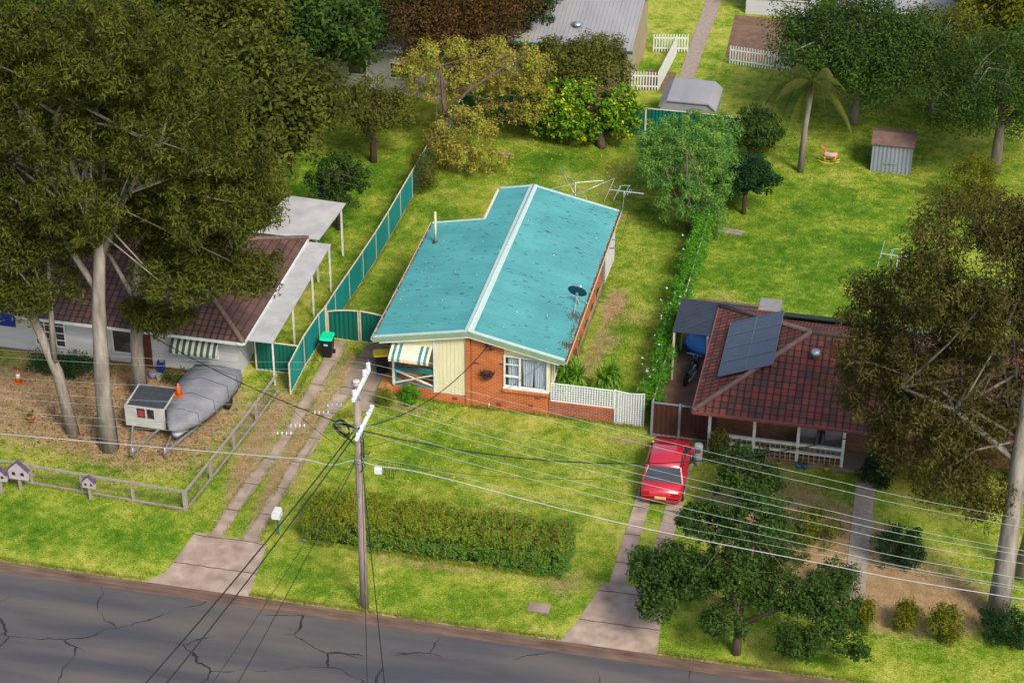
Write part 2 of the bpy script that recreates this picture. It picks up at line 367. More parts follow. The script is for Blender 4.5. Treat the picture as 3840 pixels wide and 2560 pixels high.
# ------------------------------------------------------------------ ground sheet
def axis(lo, hi, st, far):
    a = list(np.arange(lo, hi+1e-6, st)); d = st; l = [lo]; h = [hi]
    while h[-1] < far: d *= 1.6; l.append(l[-1]-d); h.append(h[-1]+d)
    return np.array(l[:0:-1]+a+h[1:])
gx = axis(-45, 40, .4, 1500); gy = axis(-14.7, 62, .4, 1500)
gy = gy[gy >= -14.71]; gy = np.concatenate([[-1500, -60, -24.2, -24.15, -14.95, -14.75], gy])
X, Y = np.meshgrid(gx, gy); Z = gz(X, Y)
Z = Z+np.where(Y > -14.6, .02*np.sin(X*1.7+Y*.6)*np.sin(Y*1.3-X*.4), 0)
Z = np.where((Y < -14.8) & (Y > -24.17), -.30, Z)
def blob(cx, cy, rx, ry, s=1): return s*np.exp(-(((X-cx)/rx)**2+((Y-cy)/ry)**2))
dry = np.zeros_like(X)
dry += blob(4.7, 5.2, .6, 3.8, .85)+blob(4.8, 10.6, .75, 2.0, .95)+blob(6.2, 9.6, .6, .9, .6)+blob(5.6, 7.0, .5, 1.0, .55)+blob(7.6, 7.5, .35, 1.6, .7)+blob(4.6, 2, .7, 1, .5)
dry += blob(-7.75, -6, .35, 5, .45)+blob(-5.45, -7, .3, 3.5, .4)+blob(-6.35, -6, .45, 6, .6)+blob(-6.0, 1.8, .4, 1.6, .6)+blob(-8.3, -3, .5, 4, .5)+blob(-6.3, -6, .6, 5.5, .62)+blob(-5.7, .5, .4, 3, .5)+blob(-7.9, -7.5, .5, 3, .5)+blob(-7.3, -1, .5, 2, .45)
dry += blob(2.5, -7, 3.5, 1.7, .42)+blob(6.6, -11.2, .9, 2.0, .6)+blob(7.3, -1.2, 1, .5, .8)+blob(1.5, -1, 4, .5, .45)+blob(-2.5, -.9, 1.2, .4, .7)
dry += blob(-6.3, 6.5, .8, 1.5, .55)+blob(2.5, -3.0, 3.0, .5, .2)+blob(3.8, 22.8, 2.5, 1.8, .3)+blob(-1.5, 15.2, 3, .5, .2)
dry += blob(1, -11.4, 5.5, .35, .8)+blob(-14, -3.5, 5, 3, .75)+blob(-12, -7, 3, 2, .3)+blob(14, -4, 3.2, 3, .7)+blob(17, -8, 3, 2.5, .8)+blob(21, -9, 3, 2.5, .7)
dry += blob(-16, -2.2, 7, 2.2, .9)+blob(-14, -6, 6, 2.5, .45)+blob(-20, -5, 4, 3, .5)+blob(15, -5.5, 4.5, 1.6, .9)+blob(19, -10, 4, 2, .7)+blob(-6.5, 24, 1.8, 1.8, .4)+blob(10, 10, 2, 3, .9)
road_edge = np.exp(-((Y+14.7)/.25)**2)*.7; dry = np.clip(dry+road_edge, 0, 1)
lush_dim = blob(14, 18, 7, 9, 1)+blob(-12.5, 18, 3, 6, .9)+blob(3, -13.3, 12, 1.0, .5)+blob(-16, -12, 8, 2, .6)+blob(-6, 8.5, 1, 3, .8)+blob(-3, 17, 3, 3, .5)+blob(-3.5, -8.5, 1, 3, .5)+blob(1, -3.5, 4, 1.5, .5)+blob(-9.5, 20, 5, 5, .6)+blob(-2, 25.5, 3.5, 1.6, .9)  # lush patches, plus shade under back trees and dimmer outer lawns as colour
nx, ny = len(gx), len(gy)
V = np.stack([X.ravel(), Y.ravel(), Z.ravel()], 1); I = np.arange(nx*ny).reshape(ny, nx)
Q = np.stack([I[:-1, :-1], I[:-1, 1:], I[1:, 1:], I[1:, :-1]], -1).reshape(-1, 4)
def grassmat():
    m, n, p = newmat('lawn'); L = n.links
    a = N(n, 'ShaderNodeAttribute', attribute_name='dry'); b = N(n, 'ShaderNodeAttribute', attribute_name='lush_dim')
    geo = N(n, 'ShaderNodeNewGeometry')
    def noise(s, d=6, st=None):
        x = N(n, 'ShaderNodeTexNoise'); x.inputs['Scale'].default_value = s; x.inputs['Detail'].default_value = d; x.inputs['Roughness'].default_value = .65
        L.new(geo.outputs['Position'], x.inputs['Vector']); return x.outputs[0]
    def ma(op, x, y, z=None):
        q = N(n, 'ShaderNodeMath', operation=op)
        for i, t in enumerate((x, y, z)):
            if t is None: continue
            if isinstance(t, (int, float)): q.inputs[i].default_value = t
            else: L.new(t, q.inputs[i])
        return q.outputs[0]
    def ramp(f, els):
        r = N(n, 'ShaderNodeValToRGB'); e = r.color_ramp.elements
        e[0].position, e[0].color = els[0][0], (*els[0][1], 1); e[1].position, e[1].color = els[-1][0], (*els[-1][1], 1)
        for q, c in els[1:-1]: z = e.new(q); z.color = (*c, 1)
        L.new(f, r.inputs[0]); return r.outputs[0]
    big = noise(.45, 3); mid = noise(2.2, 5); fine = noise(14, 6); tiny = noise(60, 3)
    # green variation between yellowed and deep tufts
    f = ma('ADD', ma('MULTIPLY', big, .55), ma('MULTIPLY', mid, .45)); f = ma('ADD', f, ma('MULTIPLY', ma('SUBTRACT', fine, .5), .7))
    f = ma('SUBTRACT', f, ma('MULTIPLY', b.outputs['Fac'], .13))
    green = ramp(f, [(.28, (.030, .095, .004)), (.41, (.085, .165, .008)), (.52, (.215, .255, .025)), (.66, (.38, .34, .08))])
    dirt = ramp(ma('ADD', ma('MULTIPLY', fine, .6), ma('MULTIPLY', mid, .4)), [(.32, (.13, .085, .035)), (.5, (.26, .165, .08)), (.66, (.42, .29, .19))])
    d = ma('ADD', a.outputs['Fac'], ma('MULTIPLY', ma('SUBTRACT', mid, .5), 1.1)); d = ma('ADD', d, ma('MULTIPLY', ma('SUBTRACT', fine, .5), 1.3))
    mr = N(n, 'ShaderNodeMapRange'); mr.inputs[1].default_value = .42; mr.inputs[2].default_value = .85; L.new(d, mr.inputs[0])
    mx = N(n, 'ShaderNodeMix', data_type='RGBA'); L.new(mr.outputs[0], mx.inputs[0]); L.new(green, mx.inputs[6]); L.new(dirt, mx.inputs[7])
    mv = N(n, 'ShaderNodeMapRange'); mv.inputs[1].default_value = .3; mv.inputs[2].default_value = .7; mv.inputs[3].default_value = .72; mv.inputs[4].default_value = 1.25; L.new(tiny, mv.inputs[0])
    mm = N(n, 'ShaderNodeMix', data_type='RGBA', blend_type='MULTIPLY'); mm.inputs[0].default_value = 1; L.new(mx.outputs[2], mm.inputs[6]); L.new(mv.outputs[0], mm.inputs[7])
    L.new(mm.outputs[2], p.inputs['Base Color']); p.inputs['Roughness'].default_value = .9; p.inputs['Specular IOR Level'].default_value = .1
    bp = N(n, 'ShaderNodeBump'); bp.inputs['Strength'].default_value = .5; bp.inputs['Distance'].default_value = .05
    L.new(ma('ADD', fine, ma('MULTIPLY', tiny, .5)), bp.inputs['Height']); L.new(bp.outputs[0], p.inputs['Normal'])
    return m
LAWN = grassmat()
go = fastmesh('ground', V, Q, LAWN, smooth=True); tag(go, kind='structure')
for nme, arr in (('dry', dry), ('lush_dim', np.clip(lush_dim, 0, 1))):
    q = go.data.attributes.new(nme, 'FLOAT', 'POINT'); q.data.foreach_set('value', arr.ravel().astype(np.float32))

# road: cracked asphalt, kerb and gutter
def roadmat():
    m, n, p = newmat('asphalt'); L = n.links; geo = N(n, 'ShaderNodeNewGeometry')
    nz = N(n, 'ShaderNodeTexNoise'); nz.inputs['Scale'].default_value = .7; nz.inputs['Detail'].default_value = 8
    mp = N(n, 'ShaderNodeMapping'); mp.inputs['Scale'].default_value = (.18, 1, 1); L.new(geo.outputs['Position'], mp.inputs[0]); L.new(mp.outputs[0], nz.inputs['Vector'])
    rp = N(n, 'ShaderNodeValToRGB'); e = rp.color_ramp.elements; e[0].position = .38; e[0].color = (.040, .040, .048, 1); e[1].position = .62; e[1].color = (.085, .072, .064, 1)
    L.new(nz.outputs[0], rp.inputs[0])
    wn = N(n, 'ShaderNodeTexNoise'); wn.inputs['Scale'].default_value = 1.2; wn.inputs['Detail'].default_value = 4; L.new(geo.outputs['Position'], wn.inputs['Vector'])
    mw = N(n, 'ShaderNodeMix', data_type='RGBA', blend_type='LINEAR_LIGHT'); mw.inputs[0].default_value = .35; L.new(geo.outputs['Position'], mw.inputs[6]); L.new(wn.outputs[1], mw.inputs[7])
    m2 = N(n, 'ShaderNodeMapping'); m2.inputs['Scale'].default_value = (.22, .42, 0); L.new(mw.outputs[2], m2.inputs[0])
    vo = N(n, 'ShaderNodeTexVoronoi', feature='DISTANCE_TO_EDGE'); vo.inputs['Scale'].default_value = 1; L.new(m2.outputs[0], vo.inputs['Vector'])
    big = N(n, 'ShaderNodeTexNoise'); big.inputs['Scale'].default_value = .35; L.new(geo.outputs['Position'], big.inputs['Vector'])
    th = N(n, 'ShaderNodeMapRange'); th.inputs[1].default_value = .45; th.inputs[2].default_value = .6; th.inputs[3].default_value = 0; th.inputs[4].default_value = .0085; L.new(big.outputs[0], th.inputs[0])
    lt = N(n, 'ShaderNodeMath', operation='LESS_THAN'); L.new(vo.outputs[0], lt.inputs[0]); L.new(th.outputs[0], lt.inputs[1])
    mx = N(n, 'ShaderNodeMix', data_type='RGBA'); L.new(lt.outputs[0], mx.inputs[0]); L.new(rp.outputs[0], mx.inputs[6]); mx.inputs[7].default_value = (.008, .008, .01, 1)
    L.new(mx.outputs[2], p.inputs['Base Color']); p.inputs['Roughness'].default_value = .9
    fn = N(n, 'ShaderNodeTexNoise'); fn.inputs['Scale'].default_value = 90; L.new(geo.outputs['Position'], fn.inputs['Vector'])
    bp = N(n, 'ShaderNodeBump'); bp.inputs['Strength'].default_value = .3; bp.inputs['Distance'].default_value = .02; L.new(fn.outputs[0], bp.inputs['Height']); L.new(bp.outputs[0], p.inputs['Normal'])
    return m
rb = MB()
xs = list(range(-300, 301, 4))
for i in range(len(xs)-1): rb.poly([(xs[i], -23.7, -.13), (xs[i+1], -23.7, -.13), (xs[i+1], -15.25, -.13), (xs[i], -15.25, -.13)])
rb_o = rb.build('road', roadmat()); tag(rb_o, kind='structure')
kb = MB(); kb.box(-300, 300, -14.98, -14.82, -.25, .012); kb.box(-300, 300, -15.27, -14.98, -.25, -.124)
kb.box(-300, 300, -24.1, -23.95, -.25, .012); kb.box(-300, 300, -23.95, -23.68, -.25, -.124)
GUT = mat('stained_kerb', (.16, .105, .075), (.075, .045, .035), .95, 1.6, bump=.3, bscale=30, detail=8, stretch=(.5, 3, 1))
tag(kb.build('kerb', GUT), kind='structure')

def sheet(name, pts, m, lift=.006, nsub=16, kind='structure', wide=0):
    """ribbon or patch draped on the ground: pts = left edge list, right edge list"""
    Lf, Rt = pts; mb = MB(); n = 6
    def res(P, k):
        P = [Vector((p[0], p[1])) for p in P]; d = [0]
        for i in range(1, len(P)): d.append(d[-1]+(P[i]-P[i-1]).length)
        out = []
        for i in range(k+1):
            t = d[-1]*i/k; out.append((np.interp(t, d, [q.x for q in P]), np.interp(t, d, [q.y for q in P])))
        return out
    A = res(Lf, nsub); B = res(Rt, nsub); vs = []; w_ = wide
    for i in range(len(A)):
        d = Vector((B[i][0]-A[i][0], B[i][1]-A[i][1])).normalized()*w_; A[i] = (A[i][0]-d.x, A[i][1]-d.y); B[i] = (B[i][0]+d.x, B[i][1]+d.y)
    for a, b in zip(A, B):
        for j in range(n+1):
            x = a[0]+(b[0]-a[0])*j/n; y = a[1]+(b[1]-a[1])*j/n; vs.append((x, y, g(x, y)+.022+lift))
    fs = [(i*(n+1)+j, i*(n+1)+j+1, (i+1)*(n+1)+j+1, (i+1)*(n+1)+j) for i in range(nsub) for j in range(n)]
    mb.add(vs, fs); o = mb.build(name, m)
    if kind: tag(o, kind=kind)
    return o
# two concrete wheel strips, the slab by the porch, the crossovers
sheet('driveway', ([(-7.90, -11.4), (-7.80, -9.6), (-7.7, -8.1), (-7.35, -5.5), (-7.15, -3.7), (-7.11, -1.1), (-7.01, .8), (-7.0, 3.4)],
      [(-7.35, -11.4), (-7.28, -9.7), (-7.12, -8), (-6.87, -6), (-6.72, -4.2), (-6.68, -2.3), (-6.52, -1), (-6.42, .85), (-6.36, 3.4)]), CONCD, nsub=40, wide=.05)
sheet('driveway', ([(-6.5, -11.4), (-6.45, -10), (-6.25, -8.1), (-6.17, -6), (-5.97, -4.7), (-5.93, -3.4), (-5.84, -1.6), (-5.78, -.3)],
      [(-5.85, -11.4), (-5.9, -10), (-5.83, -8.4), (-5.75, -7), (-5.72, -5.8), (-5.57, -4.9), (-5.53, -3.3), (-5.46, -2.2), (-5.2, -1.3), (-5.02, -.3)]), CONCD, nsub=40, wide=.05)
sheet('driveway', ([(-5.66, -.62), (-5.6, 1.5), (-5.42, 3.55)], [(-4.72, -.62), (-4.75, 1.5), (-4.70, 3.55)]), CONC, nsub=12, lift=.03)
sheet('driveway', ([(-4.69, -1.5), (-4.72, 1.5), (-4.67, 3.55)], [(-3.9, -1.7), (-3.9, 0.0), (-3.2, 1.8)]), CONC, nsub=12, lift=.022)
sheet('driveway', ([(-8.5, -11.35), (-8.75, -14.0), (-9.3, -14.83)], [(-5.45, -11.45), (-5.2, -14.0), (-5.15, -14.83)]), CONCD, nsub=12, lift=.004)
sheet('driveway', ([(8.1, -11.0), (7.5, -13.6), (7.1, -14.83)], [(10.4, -11.0), (10.7, -13.6), (10.75, -14.83)]), CONCD, nsub=12, lift=.004)
sheet('driveway', ([(8.3, -11), (8.5, -1.0)], [(8.95, -11), (9.1, -1.0)]), CONCD, nsub=20)
sheet('driveway', ([(9.6, -11), (9.8, -1.0)], [(10.25, -11), (10.4, -1.0)]), CONCD, nsub=20)
sheet('dirt_patch', ([(8.1, -.6), (8.3, 5), (8.6, 12)], [(11.2, -.6), (11.4, 5), (11.8, 12)]), DIRT, nsub=14, lift=-.004)

# ================================================================== THE HOUSE
H = thing('house', 'low house with teal corrugated gable roof, orange brick and cream front', 'house', (0, 0, 0))
ZR, ZL, ZE, XR, XL, XE, XN, YF, YN, YB = 3.984, 3.128, 3.080, .206, -4.023, 4.3885, -1.441, -.2665, 10.4, 13.61
def zroof(x): return ZR+(x-XR)*((ZR-ZL)/(XR-XL) if x < XR else (ZE-ZR)/(XE-XR))
m_, n_, p_ = newmat('teal_roofing'); L_ = n_.links
geo = N(n_, 'ShaderNodeNewGeometry')
def rnoise(sc, st, det=5):
    mp = N(n_, 'ShaderNodeMapping'); mp.inputs['Scale'].default_value = st; L_.new(geo.outputs['Position'], mp.inputs[0])
    z = N(n_, 'ShaderNodeTexNoise'); z.inputs['Scale'].default_value = sc; z.inputs['Detail'].default_value = det; L_.new(mp.outputs[0], z.inputs['Vector']); return z.outputs[0]
r1 = N(n_, 'ShaderNodeValToRGB'); e = r1.color_ramp.elements; e[0].position = .3; e[0].color = (.045, .205, .215, 1); e[1].position = .7; e[1].color = (.068, .265, .265, 1)
L_.new(rnoise(.5, (1, 1, 1)), r1.inputs[0])
r2 = N(n_, 'ShaderNodeValToRGB'); e = r2.color_ramp.elements; e[0].position = .665; e[0].color = (0, 0, 0, 1); e[1].position = .72; e[1].color = (1, 1, 1, 1)
L_.new(rnoise(2.2, (1, 9, 1), 6), r2.inputs[0])          # dark sideways scratches and stuck leaves
mx_ = N(n_, 'ShaderNodeMix', data_type='RGBA'); L_.new(r2.outputs[0], mx_.inputs[0]); L_.new(r1.outputs[0], mx_.inputs[6]); mx_.inputs[7].default_value = (.042, .165, .165, 1)
sp_ = N(n_, 'ShaderNodeSeparateXYZ'); L_.new(geo.outputs['Position'], sp_.inputs[0])
def pm(op, a, b, c=None):
    q = N(n_, 'ShaderNodeMath', operation=op)
    for i, v in enumerate((a, b, c)):
        if v is None: continue
        if isinstance(v, (int, float)): q.inputs[i].default_value = v
        else: L_.new(v, q.inputs[i])
    return q.outputs[0]
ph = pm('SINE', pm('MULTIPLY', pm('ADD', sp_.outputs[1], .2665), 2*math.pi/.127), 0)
trough = pm('MULTIPLY_ADD', ph, .16, .92)  # troughs darkened in the colour, as rib shading and settled dirt
sheet_ = N(n_, 'ShaderNodeTexWhiteNoise', noise_dimensions='1D'); L_.new(pm('FLOOR', pm('DIVIDE', sp_.outputs[1], .762), 0), sheet_.inputs['W'])
lap = pm('GREATER_THAN', pm('FRACT', pm('DIVIDE', sp_.outputs[1], .762), 0), .03)
fade = pm('MULTIPLY', pm('MULTIPLY_ADD', sheet_.outputs[0], .05, .96), pm('MULTIPLY_ADD', lap, .10, .90))
stain = N(n_, 'ShaderNodeMapRange'); stain.inputs[1].default_value = .35; stain.inputs[2].default_value = .7; stain.inputs[3].default_value = .93; stain.inputs[4].default_value = 1.04; L_.new(rnoise(1.1, (.35, 2.5, 1), 7), stain.inputs[0])
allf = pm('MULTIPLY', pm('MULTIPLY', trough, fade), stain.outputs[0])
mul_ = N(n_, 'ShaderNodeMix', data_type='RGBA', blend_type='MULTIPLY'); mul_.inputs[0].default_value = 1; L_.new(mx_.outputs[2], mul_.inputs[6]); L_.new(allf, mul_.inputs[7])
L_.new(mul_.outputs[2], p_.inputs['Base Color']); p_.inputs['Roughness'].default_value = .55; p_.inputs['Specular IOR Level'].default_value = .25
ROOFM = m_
def corr(mb, x0, x1, y0, y1, pitch=.127, amp=.021, lift=.0):
    st = pitch/6; n = int(round((y1-y0)/st)); vs = []
    for i in range(n+1):
        y = y0+(y1-y0)*i/n; h = amp*math.sin(2*math.pi*(y-YF)/pitch)+lift
        vs += [(x0, y, zroof(x0)+h), (x1, y, zroof(x1)+h)]
    mb.add(vs, [(2*i, 2*i+1, 2*i+3, 2*i+2) for i in range(n)], True)
def under(mb, x0, x1, y0, y1, t0=.03, t1=.09):
    mb.add([(x, y, zroof(x)-t) for t in (t0, t1) for x, y in ((x0, y0), (x1, y0), (x1, y1), (x0, y1))],
           [(0, 1, 2, 3), (7, 6, 5, 4), (0, 4, 5, 1), (1, 5, 6, 2), (2, 6, 7, 3), (3, 7, 4, 0)])
mb = MB(); corr(mb, XL, XN, YF, YN); corr(mb, XN, XR, YF, YB); corr(mb, XR, XE, YF, YB)
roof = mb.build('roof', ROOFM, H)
mb = MB(); under(mb, XL+.02, XN, YF+.02, YN-.02); under(mb, XN, XR, YF+.02, YB-.02); under(mb, XR, XE-.02, YF+.02, YB-.02)
mb.build('soffit', OFFW, roof)
def rake(mb, xa, xb, y0, y1, z0, z1):
    """strip following the roof slope between xa and xb, from z0 to z1 above it"""
    mb.add([(x, y, zroof(x)+z) for z in (z0, z1) for x, y in ((xa, y0), (xb, y0), (xb, y1), (xa, y1))],
           [(3, 2, 1, 0), (4, 5, 6, 7), (0, 1, 5, 4), (1, 2, 6, 5), (2, 3, 7, 6), (3, 0, 4, 7)])
for a, b, y0, y1 in ((XL-.04, XR-.002, YF-.04, YF+.15), (XR+.002, XE+.02, YF-.04, YF+.15), (XN, XR-.002, YB-.13, YB+.03), (XR+.002, XE+.02, YB-.13, YB+.03), (XL-.04, XN-.03, YN-.12, YN+.04)):
    mb = MB(); rake(mb, a, b, y0, y1, .016, .034); mb.build('barge_cap', TRIM, roof)
mb = MB()
rake(mb, XR-.20, XR-.012, YF-.05, YB+.04, .036, .05); rake(mb, XR+.012, XR+.20, YF-.05, YB+.04, .036, .05)
mb.tube([(XR, YF-.05, ZR+.055), (XR, YB+.04, ZR+.055)], .035, 8)
mb.build('ridge_cap', TRIM, roof)
mb = MB()
for a, b in ((XL-.06, XR), (XR, XE+.04)): rake(mb, a, b, YF-.075, YF-.045, -.20, .012)
mb.build('fascia', SAGE, roof)
mb = MB()
for a, b in ((XL+.25, XR), (XR, XE-.2)): rake(mb, a, b, YF-.05, YF+.02, -.28, -.205)
mb.build('fascia_trim', W_, roof)
mb = MB()
def gutter(mb, x, y0, y1, z, sgn):
    mb.box(x, x+sgn*.13, y0, y1, z-.13, z-.115) if sgn > 0 else mb.box(x-.13, x, y0, y1, z-.13, z-.115)
    a = x+sgn*.13; mb.box(min(a, a-sgn*.012), max(a, a-sgn*.012), y0, y1, z-.115, z-.015)
    mb.box(min(x, x+sgn*.012), max(x, x+sgn*.012), y0, y1, z-.115, z-.05)
gutter(mb, XE, YF-.05, YB+.02, ZE, 1); gutter(mb, XL, YF-.05, YN+.02, ZL, -1); gutter(mb, XN-.01, YN+.03, YB+.02, zroof(XN)+.02, -1)
mb.build('gutter', OFFW, roof)
# leaf litter lying in the gutters (uncountable)
C = []
for x, y0, y1, z, n in ((XE+.055, YF, YB, ZE-.06, 2600), (XL-.055, YF, YN, ZL-.06, 1500)):
    C.append(np.stack([nrg.uniform(x-.055, x+.055, n), nrg.uniform(y0, y1, n), z+nrg.uniform(-.03, .035, n)], 1))
for cx, cy, rx, ry, n in ((4.2, 3.4, .16, .22, 260), (4.25, .95, .16, .14, 200), (4.3, 2.2, .05, .7, 120)):
    x = np.minimum(nrg.normal(cx, rx, n), XE+.05); y = nrg.normal(cy, ry, n); C.append(np.stack([x, y, ZR+(x-XR)*((ZE-ZR)/(XE-XR))+.03], 1))
C = np.concatenate(C); V, Q, tn = leafcloud(C, np.full(len(C), .012), 1, .075, .022, .7)
LITTER = leafmat('leaf_litter', (.05, .022, .012), (.24, .12, .06), trans=.1)
fastmesh('leaf_litter', V, Q, LITTER, roof, tn)['kind'] = 'stuff'
# a few leaves, twigs and bark strips scattered over the sheets
n = 170; x = nrg.uniform(XL+.2, XE-.2, n); y = nrg.uniform(0, YB-.3, n); ok = ~((x < XN+.1) & (y > YN-.2)); x = x[ok]; y = y[ok]
C = np.stack([x, y, [zroof(a)+.022 for a in x]], 1); V, Q, t1 = leafcloud(C, np.full(len(C), .004), 1, .07, .04, 1.0)
sc = leafmat('fallen_leaf_pale', (.30, .24, .10), (.62, .58, .40), trans=.1); fastmesh('fallen_leaves', V, Q, sc, roof, t1)['kind'] = 'stuff'
n = 300; x = nrg.uniform(XL+.2, XE-.2, n); y = nrg.uniform(0, YB-.3, n); ok = ~((x < XN+.1) & (y > YN-.2)); x = x[ok]; y = y[ok]; mb = MB()
for a, b in zip(x, y):
    l = rnd.uniform(.06, .26); q = rnd.uniform(-.35, .35); a2 = a+l*math.cos(q)
    if (a-XR)*(a2-XR) < 0: continue
    mb.tube([(a, b, zroof(a)+.02), ((a+a2)/2, b+l*math.sin(q)/2+.02, zroof((a+a2)/2)+.024), (a2, b+l*math.sin(q), zroof(a2)+.02)], .008, 4)
mb.build('twigs', mat('twig', (.05, .06, .045), None, .9), roof)['kind'] = 'stuff'
# flue
mb = MB(); mb.tube([(-3.4, 8.35, 3.2), (-3.4, 8.35, 4.80)], .055, 12); mb.lathe((-3.4, 8.35, 4.80), [(.062, 0), (.066, .03), (.04, .06)], 12)
fl = mb.build('flue', mat('flue_cream', (.60, .56, .34), None, .5), H)
mb = MB(); mb.lathe((-3.4, 8.35, 3.24), [(.17, 0), (.12, .035), (.07, .10)], 12); mb.build('flashing', mat('lead_flashing', (.05, .035, .035), None, .6), fl)

# walls
def zs(x): return zroof(x)-.09
mb = MB()
mb.prism([(.24, 0-.15), (1.69, -.15), (1.69, zs(1.69)), (.24, zs(.24))], 'y', .02, .25)
mb.box(0, .22, -.07, .25, -.15, 3.87); mb.box(1.69, 3.67, .02, .25, -.2, 1.14)
mb.box(-3.30, -.003, .0, .23, -.1, .50); mb.box(-3.30, -1.42, .0, .23, .50, .62)
mb.build('front_brick_wall', BRICK, H)
mb = MB(); mb.prism([(.22, -.1), (.24, -.1), (.24, 3.8), (.22, 3.8)], 'y', -.0, .02)  # dark toothed strip beside the pier, its shade put into the colour
for i in range(45): mb.box(.205, .245, -.035, .02, -.1+i*.086, -.06+i*.086)
mb.build('toothed_shade_joint', mat('brick_shadow_joint', (.16, .05, .02), None, .9), H)
# sloping brick sill under the window
mb = MB(); mb.prism([(-.10, 1.10), (-.10, 1.03), (.02, 1.03), (.02, 1.22)], 'x', 1.66, 3.70); mb.build('window_sill', BRICK, H)
# vents
VENT = mat('vent_red', (.28, .045, .03), (.16, .03, .02), .8, 30)
for x0, z0 in ((1.35, .18), (2.78, .28), (-.62, .22)):
    mb = MB(); mb.box(x0, x0+.23, -.012 if x0 < 0 else .006, .02, z0, z0+.16)
    for i in range(5): mb.box(x0+.02+i*.042, x0+.035+i*.042, -.018 if x0 < 0 else 0, .01, z0+.02, z0+.14)
    mb.build('air_vent', VENT, H)
# single dark bricks
mb = MB()
for x0, z0 in ((1.02, 3.02), (1.45, 2.32), (.36, 2.22), (3.05, .78), (.66, 3.36)): mb = MB(); mb.box(x0, x0+.23, .012, .03, z0, z0+.072); mb.build('dark_brick', mat('dark_brick', (.10, .035, .04), None, .8), H)
# vertical board panel, grooved
mb = MB(); xx = -1.36; k = 0
while xx < -.02:
    x1 = min(xx+.171, -.004); mb.prism([(xx+.006, .505), (x1-.006, .505), (x1-.006, zs(x1)), (xx+.006, zs(xx))], 'y', .012, .04); xx += .171
mb.prism([(-1.36, .51), (-.004, .51), (-.004, zs(0)), (-1.36, zs(-1.36))], 'y', .026, .2)
mb.build('board_panel', CREAM2, H)
mb = MB(); mb.box(-1.45, -1.362, -.02, .06, .50, zs(-1.40)); mb.build('corner_trim', W_, H)
# gable boards over porch and window
mb = MB(); mb.prism([(-3.3, 2.84), (-1.455, 2.84), (-1.455, zs(-1.455)), (-3.3, zs(-3.3))], 'y', .03, .12); mb.build('gable_panel', CREAM, H); mb = MB()
mb.prism([(1.695, 2.865), (3.67, 2.865), (3.67, zs(3.67)), (1.695, zs(1.695))], 'y', .04, .14); mb.build('gable_panel', CREAM, H)
mb = MB(); mb.box(3.67, 3.74, .0, .10, 1.22, zs(3.75)); mb.box(3.74, 3.80, .3, .36, 1.0, zs(3.8)); mb.build('corner_post', CREAM, H)
# other walls
mb = MB(); mb.box(-3.3, -3.08, 1.8, YN-.3, -.6, zs(-3.3)); mb.box(-3.08, -1.2, YN-.52, YN-.3, -.7, zs(-3.1)); mb.box(-1.2, -.98, YN-.3, YB-.3, -.7, zs(-1.2))
mb.prism([(-.98, -.8), (3.45, -.8), (3.45, zs(3.45)), (XR, zs(XR)), (-.98, zs(-.98))], 'y', YB-.52, YB-.3)
mb.box(3.45, 3.60, .26, YB-.3, -.6, .12); mb.box(3.45, 3.66, 12.2, YB-.3, 1.0, 2.95)
mb.build('brick_wall', BRICK, H)
mb = MB(); mb.box(-3.08, -1.42, 1.8, 1.95, .5, zs(-3.0)); mb.box(-1.42, -1.30, .06, 1.95, .5, zs(-1.42)); mb.build('porch_wall', CREAM, H)
mb = MB(); mb.box(-1.05, -.15, 1.77, 1.80, .6, 2.6); 
mb = MB()
for y0, y1 in ((2.2, 2.65), (4.05, 4.5), (5.45, 5.85), (7.1, 7.5), (8.65, 9.1), (10.1, 10.55), (11.75, 12.2)): mb.box(3.46, 3.90, y0, y1, -.4, 2.93)
mb.build('brick_pier', BRICK, H)
mb = MB(); mb.box(3.45, 3.64, .26, 12.2, .121, 1.02); mb.build('side_cladding', WB0, H)
YP = [(.45, 2.2), (2.65, 4.05), (4.5, 5.45), (5.85, 7.1), (7.5, 8.65), (9.1, 10.1), (10.55, 11.75)]
for y0, y1 in YP:
    mb = MB(); z0, z1 = 1.02, 2.9
    for a, b, c, d in ((y0, y1, z0, z0+.07), (y0, y1, z1-.07, z1), (y0, y0+.07, z0+.07, z1-.07), (y1-.07, y1, z0+.07, z1-.07), ((y0+y1)/2-.03, (y0+y1)/2+.03, z0+.07, z1-.07)): mb.box(3.60, 3.70, a, b, c, d)
    wf = mb.build('window', W_, H)
    mb = MB(); mb.box(3.64, 3.65, y0+.07, y1-.07, z0+.07, z1-.07); mb.build('pane', GLASS, wf)
mb = MB(); mb.box(3.905, 4.0, .3, 12.1, -.45, -.06); mb.build('footing', CONC, H)
